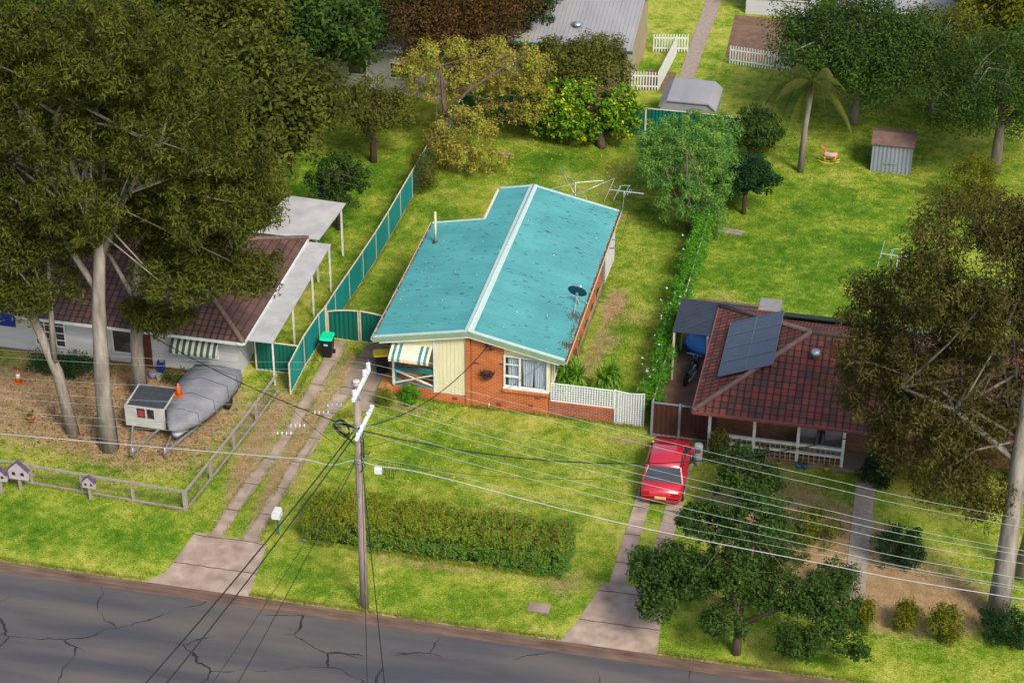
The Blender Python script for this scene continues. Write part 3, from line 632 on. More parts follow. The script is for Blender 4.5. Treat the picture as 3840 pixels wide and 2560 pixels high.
# front window: double sash on the left, fixed pane on the right
mb = MB(); x0, x1, z0, z1 = 1.69, 3.67, 1.225, 2.86
for a, b, c, d in ((x0, x1, z0, z0+.075), (x0, x1, z1-.07, z1), (x0, x0+.07, z0+.075, z1-.07), (x1-.09, x1, z0+.075, z1-.07), (2.36, 2.45, z0+.075, z1-.07)): mb.box(a, b, -.045, .08, c, d)
mb.box(x0+.07, 2.36, -.03, .06, 1.76, 1.83); mb.box(x0+.07, 2.36, -.01, .05, 2.37, 2.40); mb.box(x0-.03, x1+.03, -.08, .02, z0-.045, z0-.003)
fw = mb.build('window', W_, H)
mb = MB(); mb.box(1.77, 2.35, .02, .026, 1.31, 2.78); mb.build('pane', PANE, fw)
mb = MB(); mb.box(2.46, 3.575, .02, .026, 1.31, 2.78); mb.build('pane', PANE, fw)
mb = MB()
def curtain(mb, x0, x1, z0, z1, y, pinch=0):
    n = int((x1-x0)/.012); vs = []
    for i in range(n+1):
        f = i/n; x = x0+(x1-x0)*f; d = .028*math.sin(f*(x1-x0)*62+1.3*math.sin(f*9))+.012*math.sin(f*(x1-x0)*170)
        xb = x+pinch*(.5-f)*(x1-x0)
        vs += [(xb, y+d*1.3, z0), (x, y+d, z1)]
    mb.add(vs, [(2*i, 2*i+2, 2*i+3, 2*i+1) for i in range(n)], True)
curtain(mb, 1.86, 2.33, 1.30, 2.79, .12, .05); curtain(mb, 2.47, 3.02, 1.30, 2.79, .13, .22); curtain(mb, 3.0, 3.56, 1.30, 2.79, .12, .14)
mb.build('curtain', CURT, fw)
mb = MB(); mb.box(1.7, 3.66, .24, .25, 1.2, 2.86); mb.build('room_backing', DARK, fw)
# porch
mb = MB(); mb.box(-3.30, -1.42, .23, 1.8, .45, .60); mb.build('porch_floor', TILEF, H)
mb = MB(); mb.box(-4.0, -3.66, .0, 2.0, .05, .36); mb.box(-3.66, -3.305, .02, 2.02, .05, .50); mb.build('porch_steps', TILEF, H)
mb = MB(); mb.box(-3.33, -3.23, .04, .14, .62, zs(-3.3)); mb.build('porch_post', W_, H)
RT = mat('rail_teal', (.03, .17, .17), (.02, .12, .12), .4, 5)
mb = MB(); mb.box(-3.22, -1.46, .03, .17, 1.50, 1.56); mb.box(-3.22, -1.46, .06, .10, 1.36, 1.47); mb.box(-3.22, -1.46, .04, .15, .625, .68); mb.box(-3.22, -3.16, .15, .2, .68, 1.5); rl = mb.build('porch_railing', RT, H)
for a, b in (((-3.2, .10, 1.34), (-1.47, .10, .72)), ((-3.2, .07, .72), (-1.47, .07, 1.34))):
    mb = MB(); mb.bar(a, b, .03, .095, up=(0, 1, 0)); mb.build('brace', W_, rl)
# striped awning with scalloped edge
def awning(parent, xa, xb, ytop, ztop, out, drop, stripe, base, edge=.16, step=.062):
    t = {}
    n = int(round((xb-xa)/step)); st = (xb-xa)/n; A = MB()
    prof = [(0, 0), (.25, .17), (.5, .38), (.75, .62), (1, 1)]
    for i in range(n):
        A.m = 1 if stripe(i, n) else 0; x0 = xa+i*st; x1 = x0+st*.96
        r = [(ytop-out*a, ztop-(drop-edge)*b) for a, b in prof]
        for (ya, za), (yb, zb) in zip(r, r[1:]):
            A.add([(x0, ya, za), (x1, ya, za), (x1, yb, zb), (x0, yb, zb), (x0, ya, za-.015), (x1, ya, za-.015), (x1, yb, zb-.015), (x0, yb, zb-.015)], [(0, 1, 2, 3), (7, 6, 5, 4), (0, 3, 7, 4), (1, 5, 6, 2)])
        yb, zb = r[-1]; sag = .03 if i % 3 else 0
        A.box(x0, x1, yb-.012, yb, zb-edge+sag*.5, zb)
    return A.build('awning', [base, stripe_m], parent)
stripe_m = mat('awning_teal', (.035, .20, .23), (.025, .15, .17), .5, 6)
aw_cream = mat('awning_cream', (.66, .52, .40), (.57, .44, .33), .6, 3)
aw = awning(H, -3.27, -1.47, -.01, 2.82, .74, .50, lambda i, n: i in (2, 3, 6, 7, n-3, n-4, n-7, n-8), aw_cream)
mb = MB(); mb.bar((-3.28, -.0, 2.85), (-1.46, -.0, 2.83), .04, .05); mb.build('awning_rail', W_, aw)
for x in (-3.26, -1.49): mb = MB(); mb.bar((x, -.02, 1.98), (x, -.70, 2.46), .02, .02); mb.build('support_arm', W_, aw)
# service connection on the wall
mb = MB(); mb.box(.90, 1.02, -.10, .02, 3.2, 3.36); mb.tube([(.96, -.1, 3.22), (.99, -.13, 3.05), (1.08, -.05, 3.08), (1.14, .01, 3.3)], .02, 6); mb.box(1.1, 1.16, -.05, .02, 3.02, 3.1)
mb.build('service_point', mat('service_dark', (.05, .03, .05), None, .6), H)
mb = MB(); mb.lathe((1.30, -.12, zroof(1.3)-.32), [(.05, 0), (.07, .05), (.03, .12)], 10); mb.build('eave_light', mat('light_grey_fitting', (.2, .2, .19), None, .4), H)
mb = MB(); mb.tube([(1.02, -.02, -.05), (1.05, -.06, .30)], .022, 6); mb.build('white_pipe', W_, H)
mb = MB(); mb.tube([(3.84, 3.0, -.1), (4.1, 2.6, -.06), (4.15, 3.9, -.05), (4.05, 5.0, -.06), (3.86, 5.5, .2)], .02, 5); mb.build('drain_hose', DARKCABLE, H)

# hanging wall planter with a withered plant
t = thing('wall_planter', 'withered purple-brown plant in a half basket on the orange brick wall', 'planter', (.98, -.02, 1.6))
mb = MB(); 
for z, r in ((1.98, .34), (1.85, .31), (1.72, .24), (1.60, .13)):
    pts = [(.98+r*math.cos(a), .0-r*.75*math.sin(a), z) for a in np.linspace(0, math.pi, 9)]; mb.tube(pts, .008, 4)
for a in np.linspace(0, math.pi, 9): mb.tube([(.98+r*math.cos(a), -r*.75*math.sin(a), z) for z, r in ((1.98, .34), (1.85, .31), (1.72, .24), (1.58, .10))], .006, 4)
mb.build('basket', DARK, t)
C, RC = ellfill([(.98, -.13, 1.88, .30, .12, .16), (.98, -.12, 1.70, .2, .1, .12)], 60, .06, .10, hollow=.2)
V, Q, tn = leafcloud(C, RC, 36, .07, .022, .3); fastmesh('foliage', V, Q, LF['dead'], t, tn)

# ------------------------------------------------------------------ roof fittings
t = thing('satellite_dish', 'dark blue satellite dish on a strutted mast on the teal roof', 'satellite dish', (4.06, 4.46, 3.16))
mb = MB(); mb.tube([(4.06, 4.46, 3.14), (4.06, 4.46, 3.72)], .028, 8); mb.tube([(4.06, 4.46, 3.5), (4.1, 4.35, 3.42), (4.2, 4.3, 3.2)], .018, 5); mb.box(3.98, 4.14, 4.4, 4.52, 3.13, 3.17); mb.build('mast', STEEL, t)
for q in ((3.16, 4.52, 3.36), (4.1, 3.57, 3.15), (4.46, 4.66, 3.10)):
    mb = MB(); mb.tube([(4.06, 4.46, 3.60), q], .014, 5); mb.box(q[0]-.03, q[0]+.03, q[1]-.03, q[1]+.03, q[2]-.01, q[2]+.01); mb.build('strut', ALU, t)
nn = Vector((.10, .80, .45)).normalized(); ux = Vector((1, -.1, 0)); ux = (ux-nn*ux.dot(nn)).normalized(); uy = nn.cross(ux); cc = Vector((4.06, 4.42, 3.80))
rings = []
for r, d in ((.02, -.05), (.15, -.045), (.28, -.025), (.40, .0), (.44, .012), (.435, .02), (.40, .012), (.28, -.012), (.02, -.04)):
    rings.append([tuple(cc+ux*(r*math.cos(a))+uy*(r*.98*math.sin(a))+nn*d) for a in np.linspace(0, 2*math.pi, 24, endpoint=False)])
mb = MB(); mb.loft(rings); mb.build('reflector', mat('dish_blue', (.010, .075, .115), (.006, .05, .08), .5, 4), t)
mb = MB(); mb.box(4.0, 4.12, 4.36, 4.46, 3.66, 3.78); mb.build('bracket', STEEL, t)
mb = MB(); e_ = cc+nn*.42+uy*.30; mb.tube([tuple(cc-uy*.42), tuple(cc+nn*.2-uy*.1), tuple(e_)], .012, 5); mb.lathe((e_.x, e_.y, e_.z-.03), [(.04, 0), (.055, .05), (.03, .11)], 10); mb.build('receiver', W_, t)

def antenna(name, label, base, top, rz=0, long=2.3):
    t = thing(name, label, 'antenna', base)
    b = Vector(base); T = Vector(top); mb = MB(); mb.tube([(b.x-.25, b.y, b.z+.1), (b.x-.05, b.y, b.z), b.lerp(T, .12), b.lerp(T, .8), T], .024, 6); mb.build('mast', STEEL, t)
    c, s = math.cos(rz), math.sin(rz); P = lambda a, e, z=0: (T.x+a*c-e*s, T.y+a*s+e*c, T.z+z)
    mb = MB(); mb.tube([P(-.75, 0), P(.95, 0)], .02, 5); mb.build('boom', ALU, t)
    for a, l, z in ((-.72, 2.4*long/2.3, 0), (-.32, 1.45, -.03), (-.25, .75, .03), (.12, 1.25, .03), (.22, .62, 0), (.33, .4, .02)):
        mb = MB(); off = .25 if a == -.32 else 0; mb.tube([P(a, -l/2-off, z), P(a, l/2-off, z)], .011, 5)
        if a == -.32: mb.tube([P(a, l/2-off, z), P(a+.05, l/2-off+.12, z), P(a+.25, l/2-off+.2, z), P(a+.5, l/2-off+.22, z)], .011, 5)
        mb.build('element', ALU, t)
    mb = MB()
    for i in range(12): mb.tube([P(.42+i*.045, -.07, 0), P(.42+i*.045, .07, 0)], .006, 4)
    mb.build('director_rods', ALU, t); return t
ta = antenna('television_antenna', 'silver television antenna on a mast at the back corner of the teal roof', (4.58, 13.3, 2.66), (4.66, 13.3, 4.32), R(-2))
mb = MB(); mb.tube([(5.0, 13.3, 4.25), (5.02, 12.9, 3.7), (4.95, 12.3, 3.2), (4.9, 11.4, 2.8), (4.62, 10.6, 2.7), (4.55, 10.0, 3.0)], .009, 5); mb.build('aerial_cable', DARKCABLE, ta)

# ------------------------------------------------------------------ rotary clothesline
hx, hy = 1.29, 18.86; hz_ = g(hx, hy)
t = thing('clothesline', 'silver rotary clothesline standing on the back lawn behind the roof', 'clothesline', (hx, hy, hz_))
mb = MB(); mb.tube([(hx, hy, hz_), (hx, hy, hz_+2.15)], .035, 8); mb.lathe((hx, hy, hz_+1.36), [(.09, 0), (.09, .1)], 8); mb.build('mast', STEEL, t)
tips = []
for k in range(4):
    a = R(33+90*k); tp = (hx+2.15*math.cos(a), hy+2.15*math.sin(a), hz_+1.98); tips.append(tp)
    mb = MB(); mb.tube([(hx, hy, hz_+1.42), tp], .019, 6); f = .72; ar = mb.build('arm', ALU, t)
    mb = MB(); q = (hx+(tp[0]-hx)*f, hy+(tp[1]-hy)*f, hz_+1.42+(.56)*f); mb.tube([(hx, hy, hz_+2.12), (q[0], q[1], q[2]+.16), q], .014, 5); mb.build('strut', ALU, ar)
for f in (1, .85, .70, .55):
    mb = MB(); P = [(hx+(q[0]-hx)*f, hy+(q[1]-hy)*f, hz_+1.42+.56*f) for q in tips]
    for a, b in zip(P, P[1:]+P[:1]): mb.tube([a, tuple((Vector(a)+Vector(b))/2-Vector((0, 0, .03))), b], .0035, 4)
    mb.build('line', mat('line_green', (.12, .22, .14), None, .5), t)

# ------------------------------------------------------------------ fences, gate, screen
def ribs(mb, a, b, za, zb, h, pitch=.19, dep=.035, up=None):
    a = Vector((a[0], a[1])); b = Vector((b[0], b[1])); L = (b-a).length; d = (b-a)/L; nrm = Vector((-d.y, d.x)); n = int(L/pitch)*4; vs = []
    for i in range(n+1):
        f = i/n; p = a+d*(L*f); o = dep*(1 if (i % 4) in (1, 2) else 0); q = p+nrm*(o-dep/2); z = za+(zb-za)*f; hh = h if up is None else h+up(f)
        vs += [(q.x, q.y, z), (q.x, q.y, z+hh)]
    mb.add(vs, [(2*i, 2*i+2, 2*i+3, 2*i+1) for i in range(n)])
def panel_fence(name, label, pts, h, m, post_m, zf=None, post=.06, rail=.05, group=None):
    """pts = post positions; panels run level in steps between them"""
    p0 = pts[0]; t = thing(name, label, 'fence', (p0[0], p0[1], g(*p0[:2])), group)
    for a, b in zip(pts, pts[1:]):
        za, zb = g(*a[:2])+.04, g(*b[:2])+.04; mb = MB(); ribs(mb, a, b, za, zb, h, up=None); pn = mb.build('panel', m, t)
        for z in (.0, h): mb = MB(); mb.bar((a[0], a[1], za+z), (b[0], b[1], zb+z), rail, .045); mb.build('rail', post_m, pn)
    for a in pts: z = g(*a[:2]); mb = MB(); mb.box(a[0]-post/2, a[0]+post/2, a[1]-post/2, a[1]+post/2, z-.1, z+h+.06); mb.build('post', post_m, t)
    return t
fx = -7.47; LY = [-1.0, 1.13, 3.0, 3.75, 5.27, 7.6, 9.97, 12.33, 14.7, 17.05, 19.4, 21.8, 24.1, 26.5, 29.0]
panel_fence('side_fence', 'teal ribbed metal fence with cream posts along the left side of the yard', [(fx-(.25 if y < 2 else .1 if y < 3.5 else 0), y) for y in LY], 1.52, FTEAL_LIT, FCREAM)
panel_fence('back_fence', 'ribbed metal fence in shaded green with cream posts across the back of the yard', [(fx+.02, 29.67), (-4.2, 29.67)]+[(3.228-2.36*k, 29.67) for k in (2, 1, 0)]+[(5.6, 29.67), (7.95, 29.67)], 1.75, FGREEN_SHADED, FCREAM, post=.09)
panel_fence('side_fence', 'ribbed metal fence behind the flowering creeper on the right of the yard', [(8.25, y) for y in np.arange(0, 29.9, 2.36)], 1.35, FGREEN_SHADED, FCREAM)
gt = thing('driveway_gate', 'arched double gate of dark green metal between the fence and the house', 'gate', (-5.8, 3.7, .3))
yg = 3.68; gl = [(-7.36, -5.86), (-5.82, -4.3)]
arch = lambda x: 1.38+.22*(1-((x+5.84)/1.55)**2)
for k, (a, b) in enumerate(gl):
    mb = MB(); n = 8
    ribs(mb, (a, yg), (b, yg), .35, .30, 1.2, up=lambda f, a=a, b=b: arch(a+(b-a)*f)-1.2-.02); lf = mb.build('gate_leaf', FGREEN_SHADED, gt)
    mb = MB(); zz = .33
    mb.bar((a, yg-.03, zz-.02), (b, yg-.03, zz-.05), .05, .05); pts = [(x, yg-.03, zz+arch(x)) for x in np.linspace(a, b, 9)]
    for p, q in zip(pts, pts[1:]): mb.bar(p, q, .05, .055)
    for x in (a+.03, b-.03): mb.bar((x, yg-.03, zz-.02), (x, yg-.03, zz+arch(x)), .055, .05, up=(0, 1, 0))
    mb.build('frame', FCREAM, lf)
for x in (-7.42, -4.22): mb = MB(); mb.box(x-.045, x+.045, yg-.045, yg+.045, .2, 2.0); mb.build('gate_post', FCREAM, gt)

t = thing('garden_wall', 'low brown brick wall running right from the house front', 'wall', (5.1, .1, 0))
mb = MB(); mb.box(3.69, 6.58, .0, .22, -.12, .68); mb.build('wall_body', BRICKR, t)
mb = MB()
for i in range(33): mb.box(3.70+i*.0875, 3.775+i*.0875, -.01, .23, .68, .765)
mb.build('coping', BRICK, t)
def lattice(mb, x0, x1, z0, z1, y, pitch=.112, w=.048, sag=0):
    f = lambda x: sag*math.sin(math.pi*(x-x0)/(x1-x0))
    n = int((x1-x0)/pitch)
    for i in range(1, n): x = x0+(x1-x0)*i/n; mb.box(x-w/2, x+w/2, y-.012, y-.002, z0+f(x), z1+f(x))
    m = int((z1-z0)/pitch)
    for j in range(m+1):
        z = z0+(z1-z0)*j/m; xs_ = np.linspace(x0, x1, 2 if not sag else 11)
        for a, b in zip(xs_, xs_[1:]): mb.bar((a, y+.006, z+f(a)), (b, y+.006, z+f(b)), .012, w, up=(0, 1, 0))
WL = mat('lattice_white', (.66, .67, .66), (.52, .53, .50), .55, 7)
t = thing('lattice_screen', 'white lattice screen standing on the low brick wall', 'screen', (5.1, .05, .77))
mb = MB(); lattice(mb, 3.80, 6.50, .80, 1.64, .05); mb.build('lattice', WL, t)
mb = MB()
for a, b in (((3.77, .05, .79), (6.52, .05, .79)), ((3.77, .05, 1.66), (6.52, .05, 1.66))): mb.bar(a, b, .04, .05)
for x in (3.785, 6.51): mb.bar((x, .05, .79), (x, .05, 1.66), .05, .04)
mb.build('frame', WL, t)
t = thing('lattice_gate', 'tall white lattice gate beside the end of the low brick wall', 'gate', (7.2, .05, 0))
mb = MB(); lattice(mb, 6.64, 7.86, .06, 1.66, .05, sag=-.07, pitch=.105); mb.build('lattice', WL, t)
mb = MB()
for z in (.05, 1.68):
    xs_ = np.linspace(6.63, 7.87, 9); ff = [(-.07*math.sin(math.pi*(x-6.63)/1.24)) for x in xs_]
    for i in range(8): mb.bar((xs_[i], .05, z+ff[i]), (xs_[i+1], .05, z+ff[i+1]), .04, .045)
mb.box(7.85, 7.89, .03, .07, 0, 1.7); mb.build('frame', WL, t)
mb = MB(); mb.box(6.545, 6.625, .0, .1, -.05, 1.72); mb.build('gate_post', WL, t)
t = thing('privacy_screen', 'pale corrugated screen wall at the back right side of the house', 'wall', (3.96, 13.6, -.4))
mb = MB(); ribs(mb, (3.98, 12.42), (4.02, 14.94), -.42, -.45, 1.84, pitch=.15, dep=.03); mb.build('sheet', mat('pale_sheet', (.50, .48, .46), (.40, .38, .36), .6, 2), t)
mb = MB(); mb.box(3.90, 4.0, 12.3, 12.42, -.45, 2.7); mb.box(3.96, 4.04, 14.92, 15.0, -.5, 1.42); mb.build('post', mat('post_greygreen', (.20, .23, .18), None, .6), t)
mb = MB()
for y, z in ((12.75, 1.46), (13.6, 1.46)): mb.box(3.9, 4.35, y-.03, y+.03, z-.02, z+.02)
mb.build('bracket', STEEL, t)

# ------------------------------------------------------------------ bins
def bin_(label, x, y, rz, lidc, name='wheelie_bin', sticker=True):
    z = g(x, y)+.03; t = thing(name, label, 'bin', (x, y, z), 'household wheelie bins', rz)
    P = lambda hw, hd, zz, cy=0, n=4, r=.05: [(sx*hw-sx*(r if k else 0), cy+sy*hd-sy*(0 if k else r), zz) for sx, sy, ks in ((-1, -1, (0, 1)), (1, -1, (1, 0)), (1, 1, (0, 1)), (-1, 1, (1, 0))) for k in ks]
    mb = MB(); mb.loft([P(.21, .25, .05), P(.235, .27, .25), P(.275, .325, .93), P(.29, .345, .935), P(.29, .345, .985)], smooth=False)
    mb.tube([(-.2, .36, .93), (.2, .36, .93)], .018, 6); mb.box(-.28, -.24, -.1, .3, .05, .09); mb.build('body', BLACKP, t, world=False, bevel=.008)
    mb = MB(); mb.loft([P(.30, .36, .985, -.01), P(.305, .365, 1.01, -.01), P(.29, .34, 1.045, -.01), P(.22, .26, 1.075, 0), P(.19, .23, 1.065, 0)], smooth=False); mb.box(-.13, .13, -.39, -.36, .985, 1.01); mb.tube([(-.25, .37, 1.01), (.25, .37, 1.01)], .02, 6)
    mb.build('lid', lidc, t, world=False, bevel=.008)
    for s in (-1, 1):
        mb = MB(); mb.tube([(s*.225, .25, .10), (s*.29, .25, .10)], .10, 14); wh = mb.build('wheel', RUB, t, world=False)
    if sticker: mb = MB(); mb.box(-.10, .09, -.318, -.309, .68, .78); mb.build('sticker', mat('sticker', (.30, .42, .46), None, .5), t, world=False)
    return t
bin_('black bin with a bright green lid by the teal side fence', -6.93, 2.15, R(4), mat('lid_green', (.0, .52, .24), (.0, .43, .2), .4, 4))
bin_('black bin with a yellow lid beside the porch steps', -4.2, 1.45, R(-70), mat('lid_yellow', (.72, .50, .004), (.62, .42, .004), .4, 4), sticker=False)
bin_('black bin with a dark red lid half hidden behind the porch post', -3.55, 2.45, R(-80), mat('lid_red', (.20, .01, .01), None, .4, 4), sticker=False)

# letterbox
x, y, z = -5.23, -10.72, 0
t = thing('letterbox', 'white letterbox on a green post beside the driveway strips', 'letterbox', (x, y, z))
mb = MB(); mb.box(x-.035, x+.035, y-.035, y+.035, 0, .85); mb.build('post', mat('post_green', (.01, .16, .12), None, .5), t)
mb = MB(); mb.prism([(x-.17, .85), (x+.17, .85), (x+.17, 1.08), (x+.12, 1.2), (x-.12, 1.2), (x-.17, 1.08)], 'y', y-.2, y+.2); mb.box(x-.12, x+.12, y-.21, y-.2, 1.0, 1.03); mb.build('box', W_, t)
# sundry: mound in the back lawn, tap pipe at the hedge, stones by the steps
t = thing('dirt_mound', 'grey-brown heap of soil on the back lawn under the golden tree', 'mound', at(1156, 356))
x, y, z = at(1156, 356); rings = []
for k, (r, h) in enumerate(((.62, -.03), (.5, .06), (.34, .13), (.15, .17))): rings.append([(x+r*1.0*math.cos(a)*(1+.12*math.sin(3*a+k)), y+r*.7*math.sin(a), z+h) for a in np.linspace(0, 2*math.pi, 16, endpoint=False)])
mb = MB(); mb.loft(rings); mb.build('soil', mat('grey_soil', (.24, .17, .13), (.15, .11, .09), .95, 9, bump=.5), t)
x, y, z = -4.3, -11.0, .03
o = MB().tube([(x, y, z+.03), (x+.2, y+.02, z+.06), (x+.4, y-.03, z+.04)], .03, 6).build('garden_tap', STEEL); tag(o, 'short silver pipe on the ground at the left end of the hedge', 'pipe')
for (x, y, r), lb in (((-3.5, -.35, .13), 'larger pale rock on the garden bed beside the steps'), ((-3.12, -.22, .09), 'small grey stone next to the rock by the steps')):
    rings = [[(x+r*s*math.cos(a)*(1+.15*math.sin(2*a)), y+r*.7*s*math.sin(a), .08+r*h) for a in np.linspace(0, 2*math.pi, 9, endpoint=False)] for s, h in ((.8, -.3), (1, .1), (.75, .5), (.3, .7))]
    o = MB().loft(rings).build('garden_rock', mat('rock', (.34, .27, .21), (.22, .18, .14), .9, 8)); tag(o, lb, 'rock')
x, y, z = at(1238, 1396)
t = MB().box(x-.42, x+.42, y-.28, y+.28, .0, .055).build('pit_cover', CONC); tag(t, 'rectangular concrete pit cover set in the verge grass', 'cover')

# ------------------------------------------------------------------ plants of the yard
t = thing('hedge', 'long clipped hedge of olive and green leaves with reddish tips along the front', 'hedge', (1.2, -10.2, 0))
C = []; n = 2300
x = nrg.uniform(-3.95, 6.5, n); f = nrg.random(n)
top = 1.36+.12*np.sin(x*2.1)+.09*np.sin(x*5.3+1)+.05*np.sin(x*11.7)+nrg.gamma(1.2, .035, n)-.06*(x < -2); yb_ = -9.15-.1*np.sin(x*1.7)-.02*x; yf_ = -11.0-.02*x
side = nrg.random(n); y = np.where(side < .55, nrg.uniform(0, 1, n)*(yb_-yf_)+yf_, np.where(side < .9, yf_+.05, yb_-.05)); z = np.where(side < .55, top, nrg.uniform(.12, 1, n)*top)
e1 = nrg.random(n) < .1; x = np.where(e1, np.where(nrg.random(n) < .5, -3.95, 6.5), x); z = np.where(e1, nrg.uniform(.1, 1, n)*1.35, z); y = np.where(e1, nrg.uniform(-11, -9.2, n), y)
C = np.stack([x, y, z], 1)+nrg.normal(size=(n, 3))*.05
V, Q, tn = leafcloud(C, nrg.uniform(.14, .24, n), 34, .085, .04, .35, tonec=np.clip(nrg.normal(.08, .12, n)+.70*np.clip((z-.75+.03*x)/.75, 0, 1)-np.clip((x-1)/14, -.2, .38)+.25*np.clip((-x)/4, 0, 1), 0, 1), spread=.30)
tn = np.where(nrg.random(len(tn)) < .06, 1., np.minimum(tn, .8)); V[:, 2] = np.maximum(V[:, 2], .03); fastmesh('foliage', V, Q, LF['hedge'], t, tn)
n2 = 260; xx_ = 6.3-10.2*nrg.random(n2)**1.4; C2 = np.stack([xx_, nrg.uniform(-10.9, -9.2, n2), 1.42+.12*np.sin(xx_*2.1)+.09*np.sin(xx_*5.3+1)+nrg.uniform(0, .16, n2)], 1)
V2, Q2, t2 = leafcloud(C2, np.full(n2, .06), 7, .085, .03, .1, droop=-1.2); fastmesh('new_shoots', V2, Q2, leafmat('leaf_shoot', (.30, .24, .02), (.46, .17, .09)), t, t2)
mb = MB()
for i in range(70): a = -4+i*.152; b = -10.1+rnd.uniform(-.3, .3); mb.tube([(a, b, 0), (a+rnd.uniform(-.2, .2), b+rnd.uniform(-.4, .4), 1.2)], [.03, .01], 5)
mb.build('stem', BARK, t)
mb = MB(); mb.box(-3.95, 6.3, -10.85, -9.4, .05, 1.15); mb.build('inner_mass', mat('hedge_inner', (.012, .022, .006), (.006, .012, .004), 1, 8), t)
bush('shrub', 'round yellow-green shrub beside the porch steps', (-3.5, -.95, g(-3.5, -.95)), (.48, .42, .42), 55, (.05, .025), LF['ygreen'], nl=60)
bush('shrub', 'dark glossy green shrub in front of the porch brickwork', (-2.4, -.45, g(-2.4, -.45)), (.42, .38, .48), 48, (.10, .045), LF['bright'], nl=40)
bush('shrub', 'low straggly plant at the edge of the driveway slab', (-4.75, -2.1, 0), (.45, .3, .22), 26, (.07, .02), LF['gold'], nl=30)
def strappy(name, label, c, heads, group=None):
    t = thing(name, label, 'plant', c, group); mb = MB(); Vs = []
    for (dx, dy, h, r) in heads:
        mb.tube([(c[0]+dx*.3, c[1]+dy*.3, c[2]), (c[0]+dx, c[1]+dy, c[2]+h)], [.06, .03], 6)
        n = 260; a = nrg.uniform(0, 2*math.pi, n); el = nrg.uniform(.1, 1.3, n); L = r*nrg.uniform(.8, 1.15, n); w = .022
        for k in range(n):
            d = Vector((math.cos(a[k]), math.sin(a[k]), 0)); s = Vector((-d.y, d.x, 0))*w; p0 = Vector((c[0]+dx, c[1]+dy, c[2]+h)); pts = []
            for q in (0, .3, .6, .85, 1): pts.append(p0+d*(L[k]*q*(.22+.62*math.cos(el[k])))+Vector((0, 0, L[k]*(math.sin(el[k])*q*1.7+.45*q-1.55*q*q*(1.15-.45*el[k])))))
            for p_, q_ in zip(pts, pts[1:]): Vs += [tuple(p_-s), tuple(p_+s), tuple(q_+s*.7), tuple(q_-s*.7)]
    V = np.array(Vs); V[:, 2] = np.maximum(V[:, 2], c[2]+.03); Q = np.arange(len(V)).reshape(-1, 4); tn = np.repeat(nrg.random(len(Q)//4), 4)
    mb.build('stem', BARK, t); fastmesh('leaves', V, Q, LF['strap'], t, tn)
strappy('grass_tree', 'pair of drooping strap-leaved plants between the house corner and the lattice', (4.25, 2.0, g(4.25, 2.0)), [(-.30, .2, .75, .95), (.34, .0, .62, .85), (-.1, -.2, .5, .8)], 'strap-leaved garden plants')
strappy('grass_tree', 'drooping strap-leaved plant alone on the grass behind the lattice', (5.8, 1.9, g(5.8, 1.9)), [(-.05, .1, .62, .92), (.28, .35, .85, .75)], 'strap-leaved garden plants')
# creeper with white flowers over the right fence
t = thing('creeper', 'green creeper with white flowers along the right boundary of the yard', 'creeper', (8.1, 8, -.2))
n = 1250; y = nrg.uniform(.3, 18.5, n); z = gz(8.1, y)+nrg.uniform(.05, 1.0, n)**.7*1.75; x = np.where(nrg.random(n) < .3, 8.2+nrg.uniform(0, .28, n), 8.12-np.abs(nrg.normal(0, .26, n))*(1.3-.5*(z-gz(8.1, y))/1.7)-.1*np.sin(y*1.9))
C = np.stack([x, y, z], 1); V, Q, tn = leafcloud(C, nrg.uniform(.12, .25, n), 34, .09, .05, .5, tonec=np.clip(nrg.normal(.45, .22, n), 0, 1)); V[:, 2] = np.maximum(V[:, 2], gz(V[:, 0], V[:, 1])+.02)
fastmesh('foliage', V, Q, LF['bright'], t, tn)
n = 95; y = np.concatenate([nrg.uniform(.4, 9.5, n-20), nrg.uniform(9.5, 16, 20)]); x = 7.75+nrg.normal(0, .2, n); z = gz(8, y)+nrg.uniform(.7, 1.85, n)
V, Q, tn = leafcloud(np.stack([x, y, z], 1), np.full(n, .05), 6, .07, .05, .8); fastmesh('flowers', V, Q, LF['white'], t, tn)['kind'] = 'stuff'
mb = MB()
for i in range(40): b = rnd.uniform(.5, 18); mb.tube([(8.0, b, g(8, b)), (7.9+rnd.uniform(-.2, .1), b+rnd.uniform(-.4, .4), g(8, b)+1.2)], [.02, .008], 5)
mb.build('stem', BARK, t)
# grass blades on the near lawns (uncountable)
n = 260000
x = nrg.uniform(-9.2, 8.1, n); y = nrg.uniform(-14.7, 29.5, n)
inside = (x > -3.4) & (x < 3.8) & (y > -.05) & (y < 13.3)
f = lambda v: np.interp(v, [-11.4, -6, -1, 3.4], [-7.87, -7.45, -7.1, -7.0])
f2 = lambda v: np.interp(v, [-11.4, -6, -1, 3.4], [-7.33, -6.87, -6.55, -6.36])
g1 = lambda v: np.interp(v, [-11.4, -6, -.3], [-6.5, -6.17, -5.78]); g2 = lambda v: np.interp(v, [-11.4, -6, -.3], [-5.85, -5.73, -5.02])
st = (y < 3.4) & (y > -11.4) & (((x > f(y)-.02) & (x < f2(y)+.02)) | ((x > g1(y)-.02) & (x < g2(y)+.02) & (y < -.2)))
sl = (y > -1.2) & (y < 3.6) & (x > -5.7) & (x < -3.2); ap = (y < -11.3) & (x < -5.1) & (x > -9.3); ap2 = (y < -11) & (x > 7)
pt = .5+.25*np.sin(x*1.3+y*.7)+.25*np.sin(x*.6-y*1.1+2)
k = ~(inside | st | sl | ap | ap2) & (nrg.random(n) < .35+.65*pt)
for cx, cy, rx, ry in ((4.5, 5.5, .5, 3.0), (4.6, 10.5, .6, 1.8), (6.2, 9.6, .5, .8)): k &= ~(((((x-cx)/rx)**2+((y-cy)/ry)**2) < 1) & (nrg.random(n) < .7))
